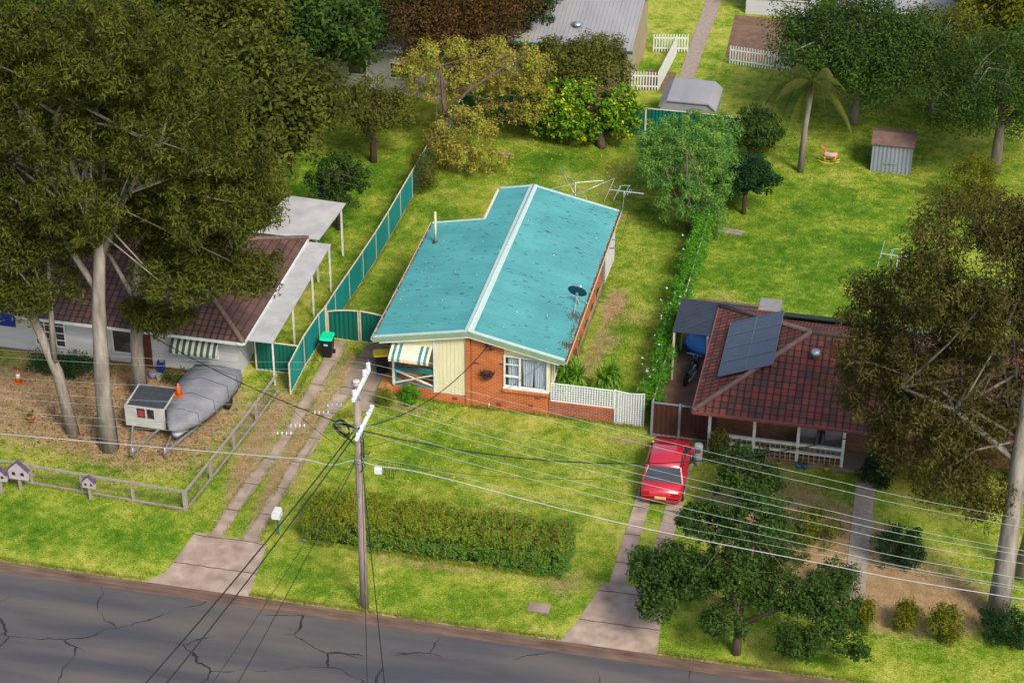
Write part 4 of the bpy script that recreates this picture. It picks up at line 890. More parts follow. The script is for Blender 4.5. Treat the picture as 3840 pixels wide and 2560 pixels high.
x = x[k]; y = y[k]; n = len(x); hgt = nrg.uniform(.03, .075, n); a = nrg.uniform(0, 6.28, n); w_ = .011; z = gz(x, y)+.015
ln = nrg.normal(size=(n, 2))*.03; dx = np.cos(a)*w_; dy = np.sin(a)*w_
V = np.stack([np.stack([x-dx, y-dy, z], 1), np.stack([x+dx, y+dy, z], 1), np.stack([x+ln[:, 0], y+ln[:, 1], z+hgt], 1)], 1).reshape(-1, 3)
tn = np.clip(.45+.25*np.sin(x*.9+1.2*np.sin(y*.6))+.2*np.sin(y*1.4+x*.5)+nrg.normal(0, .2, n)-.25*np.exp(-(((x+2)/4.5)**2+((y-26)/3)**2)), 0, 1)  # last term darkens blades under the back trees, shade as colour
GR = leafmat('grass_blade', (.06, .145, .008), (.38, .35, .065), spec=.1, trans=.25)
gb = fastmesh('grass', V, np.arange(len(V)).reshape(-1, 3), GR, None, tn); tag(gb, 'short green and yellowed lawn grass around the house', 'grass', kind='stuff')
def tufts(segs, per, h0, h1, off=.05):
    P = []
    for (a, b) in segs:
        L = math.dist(a, b); k = int(L*per); t_ = nrg.random(k)[:, None]; P.append(np.array(a)+(np.array(b)-np.array(a))*t_+nrg.normal(size=(k, 2))*off)
    P = np.concatenate(P); n = len(P); keep = nrg.random(n) < .35+.65*(.5+.5*np.sin(P[:, 0]*3+P[:, 1]*2.3)); P = P[keep]; n = len(P)
    h = nrg.uniform(h0, h1, n); a = nrg.uniform(0, 6.28, n); z = gz(P[:, 0], P[:, 1])+.02; ln = nrg.normal(size=(n, 2))*h[:, None]*.45; dx = np.cos(a)*.013; dy = np.sin(a)*.013
    V = np.stack([np.stack([P[:, 0]-dx, P[:, 1]-dy, z], 1), np.stack([P[:, 0]+dx, P[:, 1]+dy, z], 1), np.stack([P[:, 0]+ln[:, 0], P[:, 1]+ln[:, 1], z+h], 1)], 1).reshape(-1, 3)
    return V, np.clip(nrg.normal(.45, .25, n), 0, 1)
SL = [(-7.90, -11.4), (-7.80, -9.6), (-7.7, -8.1), (-7.35, -5.5), (-7.15, -3.7), (-7.11, -1.1), (-7.0, 3.4)]; SR = [(-7.35, -11.4), (-7.12, -8), (-6.87, -6), (-6.72, -4.2), (-6.52, -1), (-6.36, 3.4)]
S2L = [(-6.5, -11.4), (-6.25, -8.1), (-6.17, -6), (-5.93, -3.4), (-5.78, -.3)]; S2R = [(-5.85, -11.4), (-5.83, -8.4), (-5.72, -5.8), (-5.53, -3.3), (-5.02, -.3)]
seg = [p for Lx in (SL, SR, S2L, S2R) for p in zip(Lx, Lx[1:])]
Va, ta_ = tufts(seg, 170, .03, .08, .045)
Vb, tb_ = tufts([((-3.3, -.08), (6.6, -.08)), ((-7.42, -1), (-7.42, 29)), ((-7.3, 29.5), (7.9, 29.5)), ((3.95, .2), (3.95, 12)), ((-30, -14.72), (-9.4, -14.72)), ((-5.1, -14.72), (7.1, -14.72)), ((10.8, -14.72), (28, -14.72)), ((8.0, .2), (8.0, 18)), ((6.6, -.1), (7.9, -.1))], 260, .06, .19, .06)
Vc, tc_ = tufts([((-.6, -14.75), (-.55, -14.2)), ((-5.3, -10.72), (-5.15, -10.72)), ((-9.3, -10), (-8.3, -1)), ((-9.4, -10.05), (-23, -9.3)), ((-4.2, -11.05), (6.5, -11.2))], 220, .06, .2, .07)
V = np.concatenate([Va, Vb, Vc]); tn = np.concatenate([ta_, tb_, tc_])
o = fastmesh('grass', V, np.arange(len(V)).reshape(-1, 3), GR, None, tn); tag(o, 'longer untrimmed grass along the walls, fences and concrete edges', 'grass', kind='stuff')
# outer lawns get blades too
n = 240000; x = nrg.uniform(-24, 26, n); y = nrg.uniform(-14.7, 44, n)
k = ((x < -9.4) | (x > 8.4)) & ~((y > -.6) & (y < 9) & (x > 8) & (x < 26)) & ~((y > -1) & (y < 9) & (x < -9.3)) & ~((x > 7) & (x < 10.8) & (y < 0)) & ~((x > 17.2) & (x < 18.2) & (y < 0))
for cx, cy, rx, ry in ((-16, -2.2, 7, 2.2), (-14, -3.5, 5, 3), (15, -5.5, 4, 1.5), (19, -10, 4, 2), (17, -8, 3, 2.5)): k &= ~(((((x-cx)/rx)**2+((y-cy)/ry)**2) < 1) & (nrg.random(n) < .85))
x = x[k]; y = y[k]; n = len(x); h = nrg.uniform(.04, .11, n); a = nrg.uniform(0, 6.28, n); z = gz(x, y)+.015; ln = nrg.normal(size=(n, 2))*.04; dx = np.cos(a)*.014; dy = np.sin(a)*.014
V = np.stack([np.stack([x-dx, y-dy, z], 1), np.stack([x+dx, y+dy, z], 1), np.stack([x+ln[:, 0], y+ln[:, 1], z+h], 1)], 1).reshape(-1, 3)
o = fastmesh('grass', V, np.arange(len(V)).reshape(-1, 3), GR, None, np.clip(nrg.normal(.3, .2, n)+.15*np.sin(x*.8+y*.5), 0, 1)); tag(o, 'grass of the neighbouring lawns and the verge', 'grass', kind='stuff')
# brown litter under the gum trees
n = 5200; x = nrg.normal(-14.5, 4.2, n); y = nrg.normal(-4.6, 2.2, n); k = (y < -.5) & (y > -9.3) & (x < -9.4); x = x[k]; y = y[k]; n = len(x)
V, Q, tn = leafcloud(np.stack([x, y, gz(x, y)+.04], 1), np.full(n, .01), 1, .13, .035, 1.); o = fastmesh('leaf_litter', V, Q, LITTER, None, tn); tag(o, 'brown fallen leaves and bark on the left front garden', 'leaf litter', kind='stuff')
# yellow leaves dropped on the back lawn
n = 150; x = np.concatenate([nrg.normal(1.2, 2.4, 100), nrg.uniform(-8, 7.5, 50)]); y = np.concatenate([nrg.normal(25.8, 1.2, 100), nrg.uniform(-11, 0, 50)])
C = np.stack([x, y, gz(x, y)+.06], 1); V, Q, tn = leafcloud(C, np.full(n, .01), 1, .12, .07, 1.)
o = fastmesh('fallen_leaves', V, Q, leafmat('fallen_yellow', (.42, .28, .03), (.72, .55, .08)), None, tn); tag(o, 'yellow leaves scattered over the lawns', 'leaves', kind='stuff')

# trees of the back yard
b = at(1014, 378)
tree('golden_tree', 'tree with drooping golden-brown leaves in the back left corner', b, [[(0, 0, -.2, .2), (-.05, .1, 1.6, .17), (.15, .3, 3.0, .14), (-.1, .8, 4.2, .09), (-.3, 1.3, 5.2, .04)], [(.1, .2, 2.8, .11), (1.4, .9, 4.2, .08), (3, 1.8, 5.2, .04)]],
     [(1.3, .2, 2.3, 1.6, 1.1, 1.3), (.3, -.9, 2.0, 1.1, .8, 1.1), (1.6, -1.2, 1.3, 1.2, .7, .9), (3.2, 3.4, 2.6, 2.3, 1.3, 1.5), (.4, -.6, 1.1, 1.0, .8, .8), (2.6, -.6, 1.0, 1.4, .7, .7), (-.6, 2.6, 4.4, 2.6, 2.2, 1.6), (2.6, 3.8, 4.4, 2.8, 1.8, 1.5)], 520, (.22, .48), 64, (.15, .06), LF['gold'], BARK, nl=24, rl=.035, droop=.6)
b = at(1384, 340)
tree('mulberry_tree', 'broad low tree with big green and yellow leaves before the back fence', b, [[(0, 0, -.2, .28), (-.12, .05, .5, .22), (-.3, .15, 1.3, .19), (-.4, .3, 2.1, .15), (-.6, .5, 3.0, .1)], [(-.3, .2, 1.4, .13), (-1.3, .4, 2.2, .1), (-2.2, .5, 2.6, .06)], [(-.3, .2, 1.5, .12), (.5, .4, 2.5, .08), (1, .4, 3, .04)]],
     [(-1.2, .8, 2.5, 3.2, 1.7, 1.0), (-3.1, .1, 1.6, 1.5, .9, 1.1), (1.2, .1, 1.9, 1.2, .8, .9), (-1.4, -.5, 1.5, 1.6, .6, .8), (-2.4, -.2, 1.0, .8, .5, .6)], 300, (.22, .42), 40, (.21, .13), LF['mulb'], BARK, nl=34, rl=.05, droop=.8, spread=.4)
b = at(1583, 548)
tree('feathery_tree', 'tall airy tree with fine blue-green leaves at the right side of the yard', b, [[(0, 0, -.2, .14), (-.1, .1, 1.8, .10), (-.3, .2, 3.2, .07), (-.4, .5, 4.6, .03)], [(0, 0, .3, .09), (-.8, .2, 2.2, .06), (-1.5, .5, 3.6, .03)], [(0, .1, .3, .09), (.3, 1.5, 2.3, .05), (-.1, 3.5, 3.6, .03)]],
     [(-.5, .3, 2.2, 1.5, 1.2, 1.4), (-1.2, .9, 3.2, 1.8, 1.4, 1.0), (-.4, 2.2, 3.8, 2.1, 1.8, 1.1), (-1.0, 3.8, 3.8, 2.3, 1.9, 1.0), (-.6, 6.0, 2.9, 2.4, 1.9, 1.1), (.9, .2, 1.2, 1.0, 1.3, 1.1), (.8, 3, 2.6, 1.2, 2.6, 1.6), (-2.1, 1.6, 3.6, 1.0, 1.0, .8), (.4, 7.4, 2.4, 1.4, 1.6, 1.1), (-2.2, 4.8, 2.8, 1.5, 1.4, .9)], 780, (.20, .44), 80, (.13, .05), LF['bluish'], BARK, nl=26, rl=.028, hollow=.3)
bush('shrub', 'bushy olive-green shrub below the golden tree beside the side fence', (-7.1, 20.6, g(-7.1, 20.6)), (.8, 1.3, 1.25), 110, (.09, .035), LF['olive'], nl=55, rc=.26)
bush('vine', 'bright green vine climbing through the golden tree at the back corner', (-5.9, 28.3, g(-5.9, 28.3)), (1.0, .6, 1.5), 34, (.16, .10), LF['bright'], nl=26, rc=.22, cat='vine')

# ================================================================== POWER POLE AND LINES
px_, py_ = -.58, -14.48
t = thing('power_pole', 'weathered grey timber power pole with two white crossarms on the verge', 'power pole', (px_, py_, 0))
mb = MB(); mb.tube([(px_, py_, -.3), (px_, py_, 3), (px_+.01, py_, 7), (px_+.03, py_, 10.3)], [.165, .155, .14, .125], 16); mb.build('pole', POLEW, t)
mb = MB(); mb.lathe((px_+.03, py_, 10.3), [(.13, 0), (.132, .02), (.11, .035)], 16); mb.build('pole_cap', mat('bleached_timber', (.5, .46, .42), None, .9, 14), t)
WARM = mat('crossarm_white', (.68, .70, .72), (.52, .55, .58), .5, 6)
ax = -.36
def insulator(mb, x, y, z, s=1):
    p = [(.02, 0), (.05, .02)]
    for i in range(4): p += [(.085, .05+i*.07), (.088, .075+i*.07), (.055, .09+i*.07)]
    p += [(.05, .33), (.02, .35)]; mb.lathe((x, y, z), [(r*s, h*s) for r, h in p], 12)
HVY = [-13.57, -14.06, -15.41]; LVY = [-13.41, -13.91, -14.77, -15.28]
mb = MB(); mb.box(ax-.055, ax+.055, -15.56, -13.46, 10.14, 10.26); a1 = mb.build('crossarm', WARM, t)
for y in HVY:
    mb = MB(); insulator(mb, ax, y, 10.26); mb.build('insulator', PORC, a1); mb = MB(); mb.lathe((ax, y, 10.60), [(.045, 0), (.05, .04), (.03, .09)], 10); mb.build('insulator_cap', RUST, a1)
mb = MB(); mb.box(ax-.055, ax+.055, -15.4, -13.16, 8.36, 8.47); a2 = mb.build('crossarm', WARM, t)
for y in LVY: mb = MB(); insulator(mb, ax, y, 8.47, .5); mb.build('insulator', PORC, a2)
for z0, z1, y0 in ((9.5, 10.16, -13.9), (9.5, 10.16, -15.1), (7.7, 8.37, -13.8), (7.7, 8.37, -15.1)): mb = MB(); mb.bar((px_+.15, py_, z0), (ax, y0, z1), .03, .03); mb.build('arm_brace', STEEL, t)
for z in (10.2, 8.41, 8.1, 6.95, 6.85): mb = MB(); mb.lathe((px_+.01, py_, z-.03), [(.165, 0), (.17, .01), (.17, .05), (.165, .06)], 14); mb.build('band', STEEL, t)
mb = MB()
for k, (zz, a0) in enumerate(((8.3, 0), (8.25, 1), (8.15, 2), (8.05, .5), (7.9, 1.5))):
    pts = []
    for i in range(15): a = i/14*5.2+a0; pts.append((px_-.15-.42-.34*math.cos(a)-k*.03, -14.6+.1*k+.18*math.sin(a*1.3), zz+.22*math.sin(a)))
    mb.tube([(px_-.12, py_-.05, 8.35)]+pts+[(px_-.1, py_-.08, 7.6)], .017, 5)
mb.build('cable_coil', DARKCABLE, t)
mb = MB()
for y in (-14.3, -14.42, -14.6): mb.tube([(px_+.1, y, 8.3), (px_+.16, y, 7.9), (px_+.17, y-.02, 7.3), (px_+.16, y, 6.9)], .016, 5)
mb.tube([(px_+.17, py_-.1, 7.3), (px_+.42, py_-.1, 7.25), (px_+.47, py_-.1, 7.4)], .02, 5); mb.tube([(px_+.17, py_-.1, 7.0), (px_+.3, py_-.2, 6.8), (px_+.1, py_-.25, 6.5)], .018, 5)
mb.build('cable_tails', DARKCABLE, t)
def path(pts, n=10):
    P = [Vector(p) for p in pts]; out = []
    for i in range(len(P)-1):
        a, b, c, d = P[max(i-1, 0)], P[i], P[i+1], P[min(i+2, len(P)-1)]
        for k in range(n):
            u = k/n; out.append(.5*((2*b)+(c-a)*u+(2*a-5*b+4*c-d)*u*u+(3*b-a-3*c+d)*u**3))
    return out+[P[-1]]
def line_(name, label, pts, r, m, cat='wire', group=None, k=5):
    o = MB().tube(path(pts), r, k).build(name, m); return tag(o, label, cat, group)
hl = [(-50, 8.7), (-22, 8.85), (-14, 9.2), (-7, 9.75), (-3.1, 10.2), (-.35, 10.52)]; hr = [(-.35, 10.52), (3.5, 9.85), (9.5, 8.9), (16, 8.05), (23.3, 7.35), (50, 5.9)]
nm = ['nearest the house', 'middle of the three', 'nearest the road']
for i, y in enumerate(HVY):
    yo = (0, .0, 0)[i]
    line_('power_line', 'thin pale high-voltage wire from the top crossarm, ' + ['farthest from the road', 'between the other two', 'nearest the road'][i], [(x, y, z) for x, z in hl]+[(x, y, z) for x, z in hr[1:]], .0062, WIRE, group='high-voltage wires on the top crossarm')
ll = [(-50, 6.6), (-22, 6.9), (-14, 7.25), (-7, 7.75), (-3.0, 8.25), (-.35, 8.68)]; lr = [(-.35, 8.68), (3.5, 8.0), (9.1, 7.15), (16, 6.3), (23.4, 5.7), (50, 4.9)]
for i, y in enumerate(LVY):
    o = line_('power_line', 'pale wire along the lower crossarm, ' + ['first counted from the house side', 'second counted from the house side', 'third counted from the house side', 'fourth counted from the house side, nearest the road'][i], [(x, y, z) for x, z in ll]+[(x, y, z) for x, z in lr[1:]], .008, WIRE, group='low-voltage wires on the lower crossarm')
    P = [(-2.0-.35*(i % 2)-(1.0 if i > 1 else 0)+j*.17, y) for j in range(4)]
    for x, y_ in P:
        z = float(np.interp(x, [a for a, b in ll], [b for a, b in ll])); mb = MB(); mb.box(x-.02, x+.02, y_-.03, y_+.03, z-.06, z+.03); mb.build('spacer', PORC, o)
line_('communication_cable', 'thick grey cable low on the timber pole running along the street', [(-50, -14.65, 5.7), (-22, -14.65, 5.85), (-14.8, -14.65, 6.07), (-4.8, -14.65, 6.6), (-2.6, -14.65, 6.72), (-1.6, -14.65, 6.62), (-.7, -14.6, 6.92), (.2, -14.65, 6.85), (2.2, -14.6, 6.72), (8.8, -14.6, 5.73), (16, -14.6, 5.1), (23.6, -14.6, 4.68), (50, -14.6, 4.2)], .015, CAB, 'cable')
line_('communication_cable', 'thin pale wire just above the thick grey cable', [(-50, -14.5, 5.95), (-14.8, -14.5, 6.25), (-4.8, -14.5, 6.75), (-.7, -14.5, 7.0), (2.2, -14.5, 6.9), (8.8, -14.5, 6.0), (23.6, -14.5, 5.0), (50, -14.5, 4.5)], .006, WIRE, 'cable')
t = thing('junction_box', 'white box with dark loops hanging on the thick grey cable', 'junction box', (1.9, -14.6, 6.7))
mb = MB(); mb.box(.06, .34, -14.72, -14.52, 6.52, 6.78); mb.build('box', W_, t, bevel=.015)
mb = MB()
for i in range(9): a = rnd.uniform(0, 3); x = .12+i*.075; mb.tube([(x, -14.6, 6.78), (x+.05*math.cos(a), -14.7, 6.55), (x+.08, -14.6+.1*math.sin(a), 6.35+.1*math.cos(a)), (x+.12, -14.55, 6.7)], .012, 4)
mb.build('loops', DARKCABLE, t)
def drop(label, a, b, sag, r=.016, m=DARKCABLE):
    a = Vector(a); b = Vector(b); P = [a.lerp(b, i/14)-Vector((0, 0, sag*4*(i/14)*(1-i/14))) for i in range(15)]
    return tag(MB().tube(P, r, 5).build('service_cable', m), label, 'cable', 'dark service cables from the pole')
T = (px_+.1, -14.35, 8.25)
drop('dark cable from the pole to the brick front of the teal-roofed house', T, (.97, -.13, 3.22), .75, .02)
drop('dark cable from the pole toward the white house on the left', (px_-.1, -14.4, 8.2), (-14.5, -1.0, 2.6), .35, .018)
drop('dark cable from the pole toward the tiled house on the right', (px_+.1, -14.4, 8.15), (17.5, -2.15, 2.55), 1.5, .024)
drop('thin dark cable low on the pole toward the tiled house on the right', (px_+.1, -14.45, 7.0), (17.0, -2.15, 2.5), 1.6, .008)
drop('thin dark cable low on the pole toward the white house on the left', (px_-.1, -14.45, 7.0), (-10.4, -.75, 2.6), .7, .009)
drop('thin cable from the clamp below the lower crossarm to the gable of the teal-roofed house', (px_+.15, -14.4, 7.4), (3.4, -.2, 2.75), .65, .007)
drop('upper of two thick black cables crossing the road to the left', (px_-.1, -14.6, 8.25), (-4.6, -33, 7.4), .35, .026)
drop('lower of two thick black cables crossing the road to the left', (px_-.1, -14.6, 8.0), (-4.1, -33, 7.0), .35, .024)
drop('left of two thin black cables from the comms clamp across the road', (px_-.1, -14.6, 6.95), (-2.9, -33, 6.2), .4, .011)
drop('right of two thin black cables from the comms clamp across the road', (px_-.1, -14.6, 6.85), (-1.9, -33, 5.8), .4, .015)
drop('left of two black cables crossing the road down to the right', (px_+.15, -14.6, 7.3), (5.0, -33, 7.0), .4, .012)
drop('right of two black cables crossing the road down to the right', (px_+.15, -14.6, 7.1), (5.9, -33, 7.4), .4, .017)

# ================================================================== NEIGHBOURS
def hip(name, parent, x0, x1, y0, y1, z, rise, m, t=.10, ins=None, gcol=W_):
    c = (y0+y1)/2; ins = (y1-y0)/2 if ins is None else ins
    A, B, C_, D = (x0, y0, z), (x1, y0, z), (x1, y1, z), (x0, y1, z); E_, F_ = (x0+ins, c, z+rise), (x1-ins, c, z+rise)
    mb = MB(); lo = [(p[0], p[1], p[2]-t) for p in (A, B, C_, D)]
    mb.add([A, B, C_, D, E_, F_]+lo, [(0, 1, 5, 4), (1, 2, 5), (2, 3, 4, 5), (3, 0, 4), (9, 8, 7, 6), (0, 6, 7, 1), (1, 7, 8, 2), (2, 8, 9, 3), (3, 9, 6, 0)])
    r = mb.build(name, m, parent)
    for a, b in ((A, E_), (D, E_), (E_, F_), (B, F_), (C_, F_)):
        if (Vector(a)-Vector(b)).length < .3: continue
        mb = MB(); mb.tube([(a[0], a[1], a[2]+.03), (b[0], b[1], b[2]+.04)], .11, 8); mb.build('ridge_tiles', MATS['ridge_mortar'], r)
    mb = MB()
    for a, b in ((A, B), (B, C_), (C_, D), (D, A)): mb.bar((a[0], a[1], a[2]-.06), (b[0], b[1], b[2]-.06), .12, .12)
    mb.build('gutter', gcol, r); return r
mat('ridge_mortar', (.16, .10, .08), (.10, .07, .06), .9, 4)
def win(parent, x0, x1, z0, z1, y, m=None, grid=(1, 1), glass=GLASS):
    mb = MB(); w_ = .07
    for a, b, c, d in ((x0, x1, z0, z0+w_), (x0, x1, z1-w_, z1), (x0, x0+w_, z0+w_, z1-w_), (x1-w_, x1, z0+w_, z1-w_)): mb.box(a, b, y-.06, y+.03, c, d)
    for i in range(1, grid[0]): x = x0+(x1-x0)*i/grid[0]; mb.box(x-.02, x+.02, y-.04, y+.01, z0+w_, z1-w_)
    for i in range(1, grid[1]): z = z0+(z1-z0)*i/grid[1]; mb.box(x0+w_, x1-w_, y-.035, y+.005, z-.02, z+.02)
    f = mb.build('window', m or W_, parent); mb = MB(); mb.box(x0+w_, x1-w_, y-.015, y-.005, z0+w_, z1-w_); mb.build('pane', glass, f); return f
# ---- tiled house on the right
RH = thing('neighbour_house', 'brick house with terracotta hip roof, solar panels and a white-railed verandah', 'house', (17, 2.2, 0))
mb = MB(); mb.box(11.0, 25.5, .25, 5.9, -.3, 2.5); mb.build('wall', BRICKD, RH)
rr = hip('roof', RH, 10.2, 26.4, -2.1, 6.65, 2.55, 1.78, TILE, gcol=mat('gutter_brown', (.20, .06, .05), None, .5))
zl_ = lambda x: 2.55+(x-10.2)*1.78/4.375
def onleft(u, v):      # point of the left roof plane under a place of the survey photo
    u *= 1; d = _F+_R2*((u-1920)/FPX)-_U2*((v-1280)/FPX); k = 1.78/4.375
    tt = (2.55+(CAMP.x-10.2)*k-CAMP.z)/(d.z-k*d.x); return CAMP+d*tt
SP = mat('solar_cell', (.035, .038, .055), (.025, .028, .042), .25, 2, spec=.6)
x0, x1, y0, y1 = 10.95, 13.25, .05, 4.55
for i in range(4):
    for j in range(2):
        ya = y0+(y1-y0)*i/4; yb2 = ya+(y1-y0)/4-.04; xa = x0+(x1-x0)*j/2; xb = xa+(x1-x0)/2-.03
        sh = lambda x: -.35*(x-x0)/2.3+.2
        mb = MB(); mb.slab([(xa, ya+0, zl_(xa)+.17), (xb, ya, zl_(xb)+.17), (xb, yb2, zl_(xb)+.17), (xa, yb2, zl_(xa)+.17)], .04)
        pn = mb.build('solar_panel', SP, rr); mb = MB()
        for a, b in (((xa, ya), (xb, ya)), ((xb, ya), (xb, yb2)), ((xb, yb2), (xa, yb2)), ((xa, yb2), (xa, ya))): mb.bar((a[0], a[1], zl_(a[0])+.165), (b[0], b[1], zl_(b[0])+.165), .03, .045)
        mb.build('panel_frame', mat('panel_frame', (.10, .11, .13), None, .4), pn)
zb_ = lambda y: 2.55+(6.65-y)*1.78/4.375
mb = MB(); mb.slab([(13.2, 4.9, zb_(4.9)+.2), (17.6, 4.9, zb_(4.9)+.2), (17.6, 5.9, zb_(5.9)+.2), (13.2, 5.9, zb_(5.9)+.2)], .06); mb.build('pool_heating_panel', mat('dark_greenblack', (.012, .022, .018), None, .5), rr)
for a in (18.4, 20.2): mb = MB(); mb.slab([(a, 4.5, zb_(4.5)+.16), (a+1.6, 4.5, zb_(4.5)+.16), (a+1.6, 5.5, zb_(5.5)+.16), (a, 5.5, zb_(5.5)+.16)], .09); k_ = mb.build('solar_collector', mat('collector', (.10, .15, .14), None, .2), rr)
zf_ = lambda y: 2.55+(y+2.1)*1.78/4.375
mb = MB(); mb.lathe((14.9, 1.05, zf_(1.05)), [(.10, 0), (.10, .16), (.20, .2), (.22, .3), (.16, .42), (.03, .46)], 14); mb.build('roof_vent', STEEL, rr)
mb = MB(); mb.box(10.7, 17.6, -1.45, .25, -.1, .14); mb.build('verandah_floor', CONC, RH)
for x in (10.87, 12.76, 14.61, 16.5): mb = MB(); mb.box(x-.06, x+.06, -1.35, -1.23, .1, 2.5); mb.build('verandah_post', W_, RH)
bal = [(10.93, 12.70), (12.82, 14.55), (14.67, 16.44)]
for a, b in bal:
    for z, h in ((.98, .11), (.60, .09)): mb = MB(); mb.box(a, b, -1.35, -1.23, z-h/2, z+h/2); mb.build('balustrade_rail', W_, RH)
    mb = MB(); n = int((b-a)/.2)
    for z0 in (.16, .36, .68):
        for i in range(n+1): x = a+(b-a)*i/n; mb.box(max(a, x-.025), min(b, x+.025), -1.33, -1.25, z0, z0+.17)
    mb.box(a, b, -1.33, -1.25, .34, .36); mb.box(a, b, -1.33, -1.25, .14, .16); mb.box(a, b, -1.33, -1.25, .85, .87)
    mb.build('breeze_blocks', mat('breeze_block', (.34, .25, .13), (.26, .18, .09), .9, 6), RH)
for x in (11.9, 13.6, 15.45): win(RH, x-.42, x+.42, 1.35, 2.15, .25)
for x, lb in ((14.95, 'grey armchair on the verandah left of the small end window'), (16.0, 'grey armchair at the verandah end right of the small end window')):
    t = thing('armchair', lb, 'chair', (x, -.45, .14)); G_ = mat('chair_grey', (.26, .24, .25), (.2, .19, .2), .8, 4)
    mb = MB(); mb.box(x-.36, x+.36, -.75, -.05, .3, .56); mb.build('seat', G_, t, bevel=.04); mb = MB(); mb.box(x-.36, x+.36, -.04, .18, .3, 1.12); mb.build('backrest', G_, t, bevel=.05)
    for s in (-1, 1): mb = MB(); mb.box(x+s*.42-.06, x+s*.42+.06, -.75, .15, .16, .76); mb.build('armrest', G_, t, bevel=.03)
for i, (x, c, lb) in enumerate(((13.9, (.5, .35, .02), 'small yellow flower pot below the verandah balustrade'), (14.75, (.02, .25, .42), 'first of two blue flower pots below the verandah'), (15.0, (.02, .22, .38), 'second of two blue flower pots below the verandah'), (15.9, (.55, .42, .03), 'yellow flower pot near the far end of the verandah'))):
    t = thing('flower_pot', lb, 'flower pot', (x, -1.62, .0), 'pots below the verandah'); mb = MB(); mb.lathe((x, -1.62, .0), [(.07, 0), (.10, .17), (.115, .18), (.115, .21), (.09, .21)], 10); mb.build('pot', mat('pot%d' % i, c, None, .5), t)
    V, Q, tn = leafcloud(np.array([[x, -1.62, .3]]), np.array([.11]), 40, .07, .03, .3); fastmesh('foliage', V, Q, LF['mid'], t, tn)
# dark shelter behind the gate
t = thing('carport', 'dark grey flat-roofed carport between the creeper fence and the tiled house', 'carport', (9.6, 5.6, 0)); sv = [(8.45, 4.15), (10.05, 4.15), (11.9, 7.1), (8.45, 7.1)]
mb = MB(); 
for i in range(26): y = 4.15+i*.114; mb.box(8.42, 11.9 if y > 6.7 else 10.15, y, y+.057, 2.43, 2.47); mb.box(8.42, 11.9 if y > 6.7 else 10.15, y+.057, y+.114, 2.42, 2.455)
mb.build('roof', mat('dark_sheet', (.035, .042, .055), (.025, .03, .04), .45, 2), t)
for x, y in ((8.5, 4.25), (10.0, 4.25), (8.5, 7.0), (11.7, 7.0)): mb = MB(); mb.box(x-.045, x+.045, y-.045, y+.045, g(x, y), 2.42); mb.build('post', FCREAM, t)
mb = MB(); mb.box(11.92, 12.9, 6.8, 8.0, 2.38, 2.43); mb.build('light_roof_sheet', mat('grey_sheet', (.22, .21, .19), None, .6), t)
for x, y in ((12.8, 6.9), (12.8, 7.9)): mb = MB(); mb.box(x-.04, x+.04, y-.04, y+.04, g(x, y), 2.38); mb.build('post', FCREAM, t)
t = thing('side_gate', 'brown ribbed metal gate and fence panel left of the tiled house', 'gate', (9.3, -.5, 0)); BRN = mat('sheet_brown', (.07, .025, .018), (.05, .02, .015), .5, 2)
for a, b in ((8.35, 9.42), (9.56, 10.95)):
    mb = MB(); ribs(mb, (a, -.5), (b, -.5), .05, .05, 1.62); pn = mb.build('panel', BRN, t)
    for z in (.06, 1.68): mb = MB(); mb.bar((a, -.5, z), (b, -.5, z), .05, .06); mb.build('rail', mat('rail_grey', (.20, .21, .22), None, .5), pn)
for x in (8.31, 9.49): mb = MB(); mb.box(x-.05, x+.05, -.55, -.45, -.1, 1.74); mb.build('post', MATS['rail_grey'], t)
t = thing('hose_pillar', 'pale grey cylinder standing by the shrub near the red car', 'water heater', (10.55, -2.2, 0)); mb = MB(); mb.lathe((10.55, -2.2, 0), [(.16, 0), (.19, .03), (.19, .95), (.15, 1.0)], 14); mb.build('cylinder', mat('pillar_grey', (.34, .35, .37), None, .5), t); mb = MB(); mb.box(10.43, 10.67, -2.42, -2.38, .7, .9); mb.build('cover_plate', mat('plate_dark', (.1, .1, .11), None, .5), t)

